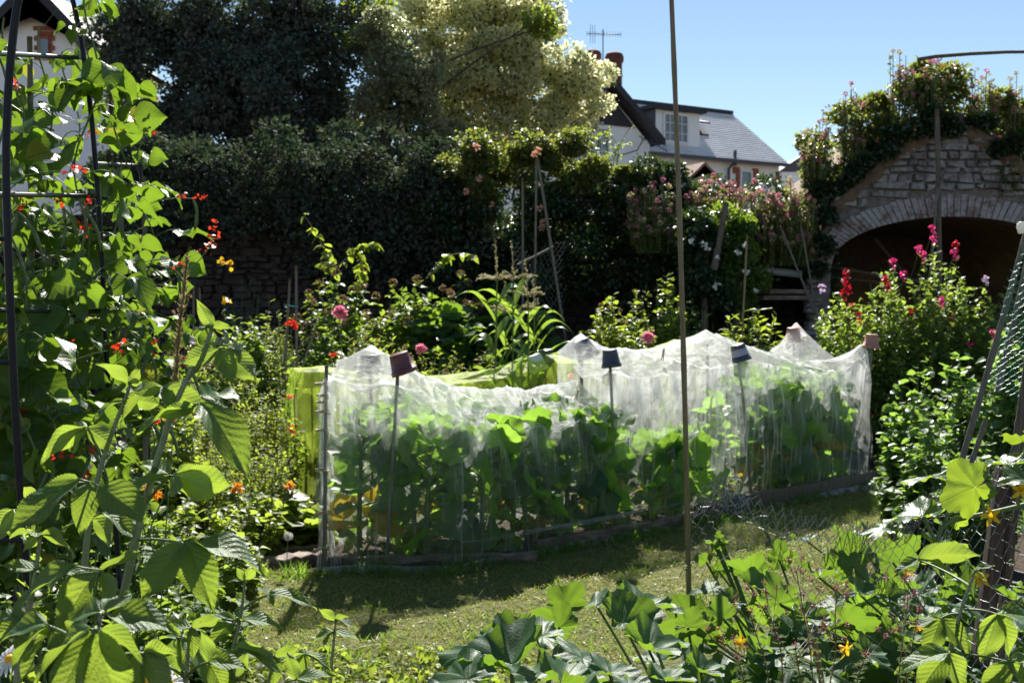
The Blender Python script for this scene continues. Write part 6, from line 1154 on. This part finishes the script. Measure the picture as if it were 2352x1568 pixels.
for pts, r0 in (([(2420, 1140), (2340, 1163), (2260, 1181), (2176, 1195), (2156, 1222), (2150, 1265), (2165, 1320)], .007), ([(2241, 1117), (2256, 1150), (2262, 1181)], .0045), ([(2121, 1187), (2140, 1225), (2158, 1265)], .006), ([(2160, 1110), (2180, 1140), (2172, 1195)], .004), ([(2315, 1065), (2325, 1100), (2340, 1163)], .005)):
    P = np.array([at(x, y, 3.0) for x, y in pts]); q = np.linspace(0, 1, 20); P = np.stack([np.interp(q, np.linspace(0, 1, len(P)), P[:, j]) for j in range(3)], 1)
    for _ in range(2): P[1:-1] = (P[:-2] + P[1:-1] * 2 + P[2:]) / 4
    m.tube(P, r0, 8)
def tendril(m, a, b, Y, turns=1.6, rr=.012):
    A, B = at(*a, Y), at(*b, Y); n = 30; P = []
    for i in range(n):
        q = i / (n - 1); P.append(A + (B - A) * min(1, q * 1.6) + [0, 0, .012 * math.sin(q * 4)] if q < .62 else B + [rr * (1 - (q - .62) * 1.8) * math.sin((q - .62) * turns * 16), 0, rr * (1 - (q - .62) * 1.8) * (1 - math.cos((q - .62) * turns * 16))])
    m.tube(np.array(P), .0013, 4)
tendril(m, (2285, 1188), (2320, 1195), 2.95); tendril(m, (1650, 1290), (1720, 1265), 3.7); tendril(m, (1830, 1310), (1905, 1270), 3.6); tendril(m, (2335, 1260), (2322, 1300), 2.9); tendril(m, (1560, 1325), (1575, 1310), 3.9)
m.build('vines', G['stem'], ck)
squash('upright young squash shoot just right of the pole behind the wire', (1.02, 4.0, 0), [(1650, 1260, 26, 3.95, 60, 'b'), (1640, 1250, 22, 3.95, 120, 'f'), (1660, 1245, 20, 3.95, 30, 'g'), (1622, 1290, 26, 3.9, 170, 'b'), (1650, 1235, 16, 3.95, 90, 'ff')], grp=None)
squash('squash plant at the right corner under the cucumber vine, half in shade', (2.35, 3.3, 0), [(2250, 1420, 55, 3.0, 40, 'f'), (2330, 1380, 60, 3.0, 80, 'g')], fill=50, fr=.5, fz=(.1, .5), frad=(.1, .155))
squash('far squash plant of the patch, bright leaves against the lawn behind the wire', (1.9, 4.5, 0), [(1850, 1240, 40, 4.4, 100, 'g'), (2000, 1215, 42, 4.3, 60, 'g')], fill=44, fr=.5, fz=(.08, .36), frad=(.07, .11))
squash('low squash plant filling the gap at the bottom edge left of the pole', (.42, 2.75, 0), [(1400, 1545, 80, 2.6, 60, 'f'), (1330, 1585, 80, 2.5, 120, 'f')], fill=36, fr=.4, fz=(.06, .38), frad=(.09, .13))
squash('low squash plant at the bottom edge beneath the oregano stalks', (.95, 2.75, 0), [], fill=44, fr=.5, fz=(.06, .3), frad=(.08, .12))
# oregano stalks
def oreg(label, pts, Y):
    P = np.array([at(x, y, Y) for x, y in pts]); q = np.linspace(0, 1, 24); P = np.stack([np.interp(q, np.linspace(0, 1, len(P)), P[:, j]) for j in range(3)], 1); P = np.vstack([[P[0][0], Y, 0], P]); r = thing('oregano_stalk', label, 'herb', (P[0][0], Y, 0), 'oregano stalks in the right foreground'); s, f, b = MB(), MB(), MB(); s.tube(P, np.linspace(.0016, .0009, len(P)), 5); tips = [P[-1]]
    for k in range(3, 23, 2):
        a = random.uniform(0, 3.14); d = np.array([math.cos(a), math.sin(a), .5]); put(f, T_ov, [P[k], P[k]], [d, d * [-1, -1, 1]], [[0, 0, 1.]] * 2, random.uniform(.011, .022))
        if k > 11: e = P[k] + d * random.uniform(.02, .06) + [0, 0, .03]; s.tube([P[k], e], .0007, 3); tips.append(e)
    for e in tips: flower_blob(b, e, .006, 14, T_ov1, .0055)
    s.build('stalk', G['stemr'], r); f.build('foliage', G['oreg'], r); b.build('flower_buds', G['val'] if 0 else OREG, r)
G['oreg'] = leafmat('oregano_leaf', (.05, .09, .03), (.08, .12, .035), (.3, .4, .05), .45, .85, spec=.15)
OREG = leafmat('oregano_bud', (.16, .03, .06), (.3, .12, .14), (.35, .1, .12), .35, .6)
ol = ['tallest oregano stalk before the dark squash leaf', 'oregano stalk with a wide purple head, left of the tallest', 'oregano stalk bending left at the bottom right of the pole', 'short oregano stalk rising from the bottom edge', 'oregano stalk with purple buds right of the tallest', 'rightmost oregano stalk standing by the raspberry leaves', 'slender oregano stalk leaning right near the yellow flower', 'low oregano stalk at the bottom, middle of the group', 'oregano stalk crossing the thin stake', 'forked oregano stalk between the two yellow flowers']
for lb, pts in zip(ol, ([(1870, 1600), (1862, 1500), (1845, 1400), (1829, 1309)], [(1800, 1600), (1795, 1500), (1775, 1430), (1760, 1395)], [(1770, 1600), (1762, 1530), (1735, 1450), (1722, 1400)], [(1715, 1600), (1705, 1545), (1692, 1505)], [(1900, 1600), (1920, 1500), (1918, 1420), (1922, 1350)], [(2060, 1600), (2070, 1500), (2080, 1420), (2086, 1370)], [(2075, 1600), (2088, 1520), (2105, 1430)], [(1850, 1600), (1835, 1540), (1826, 1480)], [(1890, 1600), (1870, 1480), (1850, 1410)], [(1960, 1600), (1975, 1540), (1990, 1500)])): oreg(lb, pts, random.uniform(2.0, 2.3))
ts = cane('thin_stake', 'short thin stake with a dark green cap among the oregano', at(1895, 1640, 2.9), at(1862, 1440, 2.9), .008, 'bamboo'); tc_ = at(1862, 1440, 2.9); m = MB(); m.lathe([(.001, .012), (.012, .01), (.019, 0), (.02, -.024), (.016, -.028)], tc_, (.1, .05, 1), 12); m.build('green_cap', solid('dark_teal_plastic', (.005, .05, .045), (.01, .07, .06), .4, 10, bump=0), ts)
# ---------------------------------------------------------------- chicken wire fence, posts, green netting
cw = thing('chicken_wire_fence', 'sagging chicken wire strung from the centre pole to the wooden post on the right', 'wire fence', tuple(gnd(1587, 1640)))
TL = np.array([at(x, y, Y) for x, y, Y in ((1580, 1150, 4.2), (1640, 1110, 4.2), (1720, 1135, 4.1), (1860, 1185, 3.95), (1990, 1205, 3.75), (2110, 1190, 3.5), (2200, 1130, 3.3), (2290, 1060, 3.15), (2400, 980, 3.0))]); dl = np.r_[0, np.cumsum(np.linalg.norm(np.diff(TL[:, :2], axis=0), axis=1))]
def wf(s, h): x, y, z = (np.interp(s, dl, TL[:, j]) for j in range(3)); q = h / .95; return np.array([x + .015 * math.sin(h * 14 + s * 5), y - .05 * math.sin(q * 3 + s * 4) + .02 * math.sin(s * 17), z - h * (.9 + .08 * math.sin(s * 3))])
mb = MB(); wiremesh(0, int(dl[-1] / .044), 23, .044, wf, .00105, mb, wob=.3, keep=lambda s, h: float(np.interp(s, dl, TL[:, 2])) - h > .05); mb.build('wire_mesh', G['wire'], cw)
mb = MB()
def wf2(s, h): p = wf(s, 0); return p + [.01 * math.sin(s * 21), .03 + .05 * math.sin(h * 25), -.11 * math.sin(h * 19) + .02 * math.sin(s * 13)]
wiremesh(0, int(dl[-1] / .04), 5, .04, wf2, .0012, mb, wob=.6); mb.build('folded_edge', G['wire'], cw)
mb = MB(); c0 = at(1600, 1150, 4.2); wiremesh(0, 8, 7, .028, lambda s, h: c0 + [.03 + .085 * math.sin(s * 12) * (1 - h), .05 * math.cos(s * 20), h * .75 - .08 + .06 * math.sin(s * 13)], .0012, mb, wob=.8, keep=lambda s, h: h < .2); mb.build('curled_corner', G['wire'], cw)
def post(label, a, b, w_, t, Y):
    A, B = at(*a, Y), at(*b, Y); d = B - A; h = np.linalg.norm(d); ang = math.atan2(d[0], d[2]); M = np.array([[math.cos(ang), 0, math.sin(ang)], [0, 1, 0], [-math.sin(ang), 0, math.cos(ang)]]); mb = MB(); mb.box((A + B) / 2, w_, t, h, 0, M); mb.box((A + B) / 2 + [0, -t * .51, 0], w_ * .86, .004, h * .995, 0, M); return tag(mb.build('fence_post', POSTM, loc=A, smooth=False), label, 'post', 'posts by the cucumber vine')
POSTM = solid('rough_brown_wood', (.07, .045, .035), (.16, .105, .08), .85, 7, bump=.7, stretch=(8, 8, .7), c3=(.11, .07, .055))
post('broad brown weathered board behind the cucumber wire', (2245, 1560), (2308, 1075), .05, .03, 3.4); post('narrow brown stake beside the broad board', (2290, 1560), (2335, 1075), .026, .024, 3.38)
sg = 'slanting canes carrying green netting'
cane('slanting_cane', 'left slanting cane wound with green netting at the right edge', at(2190, 1120, 4.6), at(2372, 480, 4.6), .013, 'bamdark', sg); cane('slanting_cane', 'right slanting cane close behind the left one', at(2290, 900, 4.9), at(2385, 480, 4.9), .013, 'bamdark', sg); cane('slanting_cane', 'steep brown stick at the right edge above the cucumber leaf', at(2325, 1080, 3.6), at(2375, 700, 3.6), .014, 'woodg', sg)
cane('slanting_cane', 'thin dark stick half hidden in the pea leaves', at(2205, 1130, 5.2), at(2265, 960, 5.2), .013, 'bamdark', sg)
GN = solid('green_plastic_net', (.05, .3, .22), (.1, .42, .32), .35, 20, bump=0); mb = MB(); g0, g1 = at(2205, 1080, 4.58), at(2372, 490, 4.58)
wiremesh(0, 9, 60, .03, lambda s, h: g0 + (g1 - g0) * (h / 1.55) + [s * 1.0 - .02 * math.sin(h * 7), .03 * math.sin(s * 9 + h * 3), -.1 * s], .0011, mb, wob=.4, keep=lambda s, h: h > .5 - s * .3 and h < 1.5); tag(mb.build('green_netting', GN, loc=g0), 'green plastic netting hung on the slanting canes for the peas', 'netting')
c = at(2347, 522, 4.55); mb = MB(); mb.lathe([(.001, .025), (.014, .02), (.02, .004), (.02, -.02), (.016, -.024)], c, (-.3, 0, 1), 12); tag(mb.build('cane_cap', G['white'], loc=c), 'white rounded cap on the tip of the slanting cane', 'cap')
# soil litter under the squash
mb = MB(); k = 900; x = rng.uniform(-.6, 3, k); y = rng.uniform(2.6, 4.2, k); put(mb, T_rnd, np.stack([x, y, rng.uniform(.004, .05, k)], 1), rdir(k, .1, .3), rdir(k, 1.2), rng.uniform(.015, .045, k)); tag(mb.build('small_weeds', G['mid']), 'tiny weeds and seedlings on the brown soil under the squash', 'weeds', kind='stuff')
mb = MB(); k = 11000; x = rng.uniform(-2.2, .1, k); y = 3.0 + rng.random(k) ** 1.4 * 1.9; z = rng.uniform(.0, .09, k) * (1 - (y - 3.1) / 2.2); put(mb, T_ov, np.stack([x, y, z], 1), rdir(k, .2, .5), rdir(k, 1.1), rng.uniform(.015, .05, k)); tag(mb.build('clover_patch', G['herb']), 'rough clover and weeds at the near edge of the lawn', 'ground cover', kind='stuff')
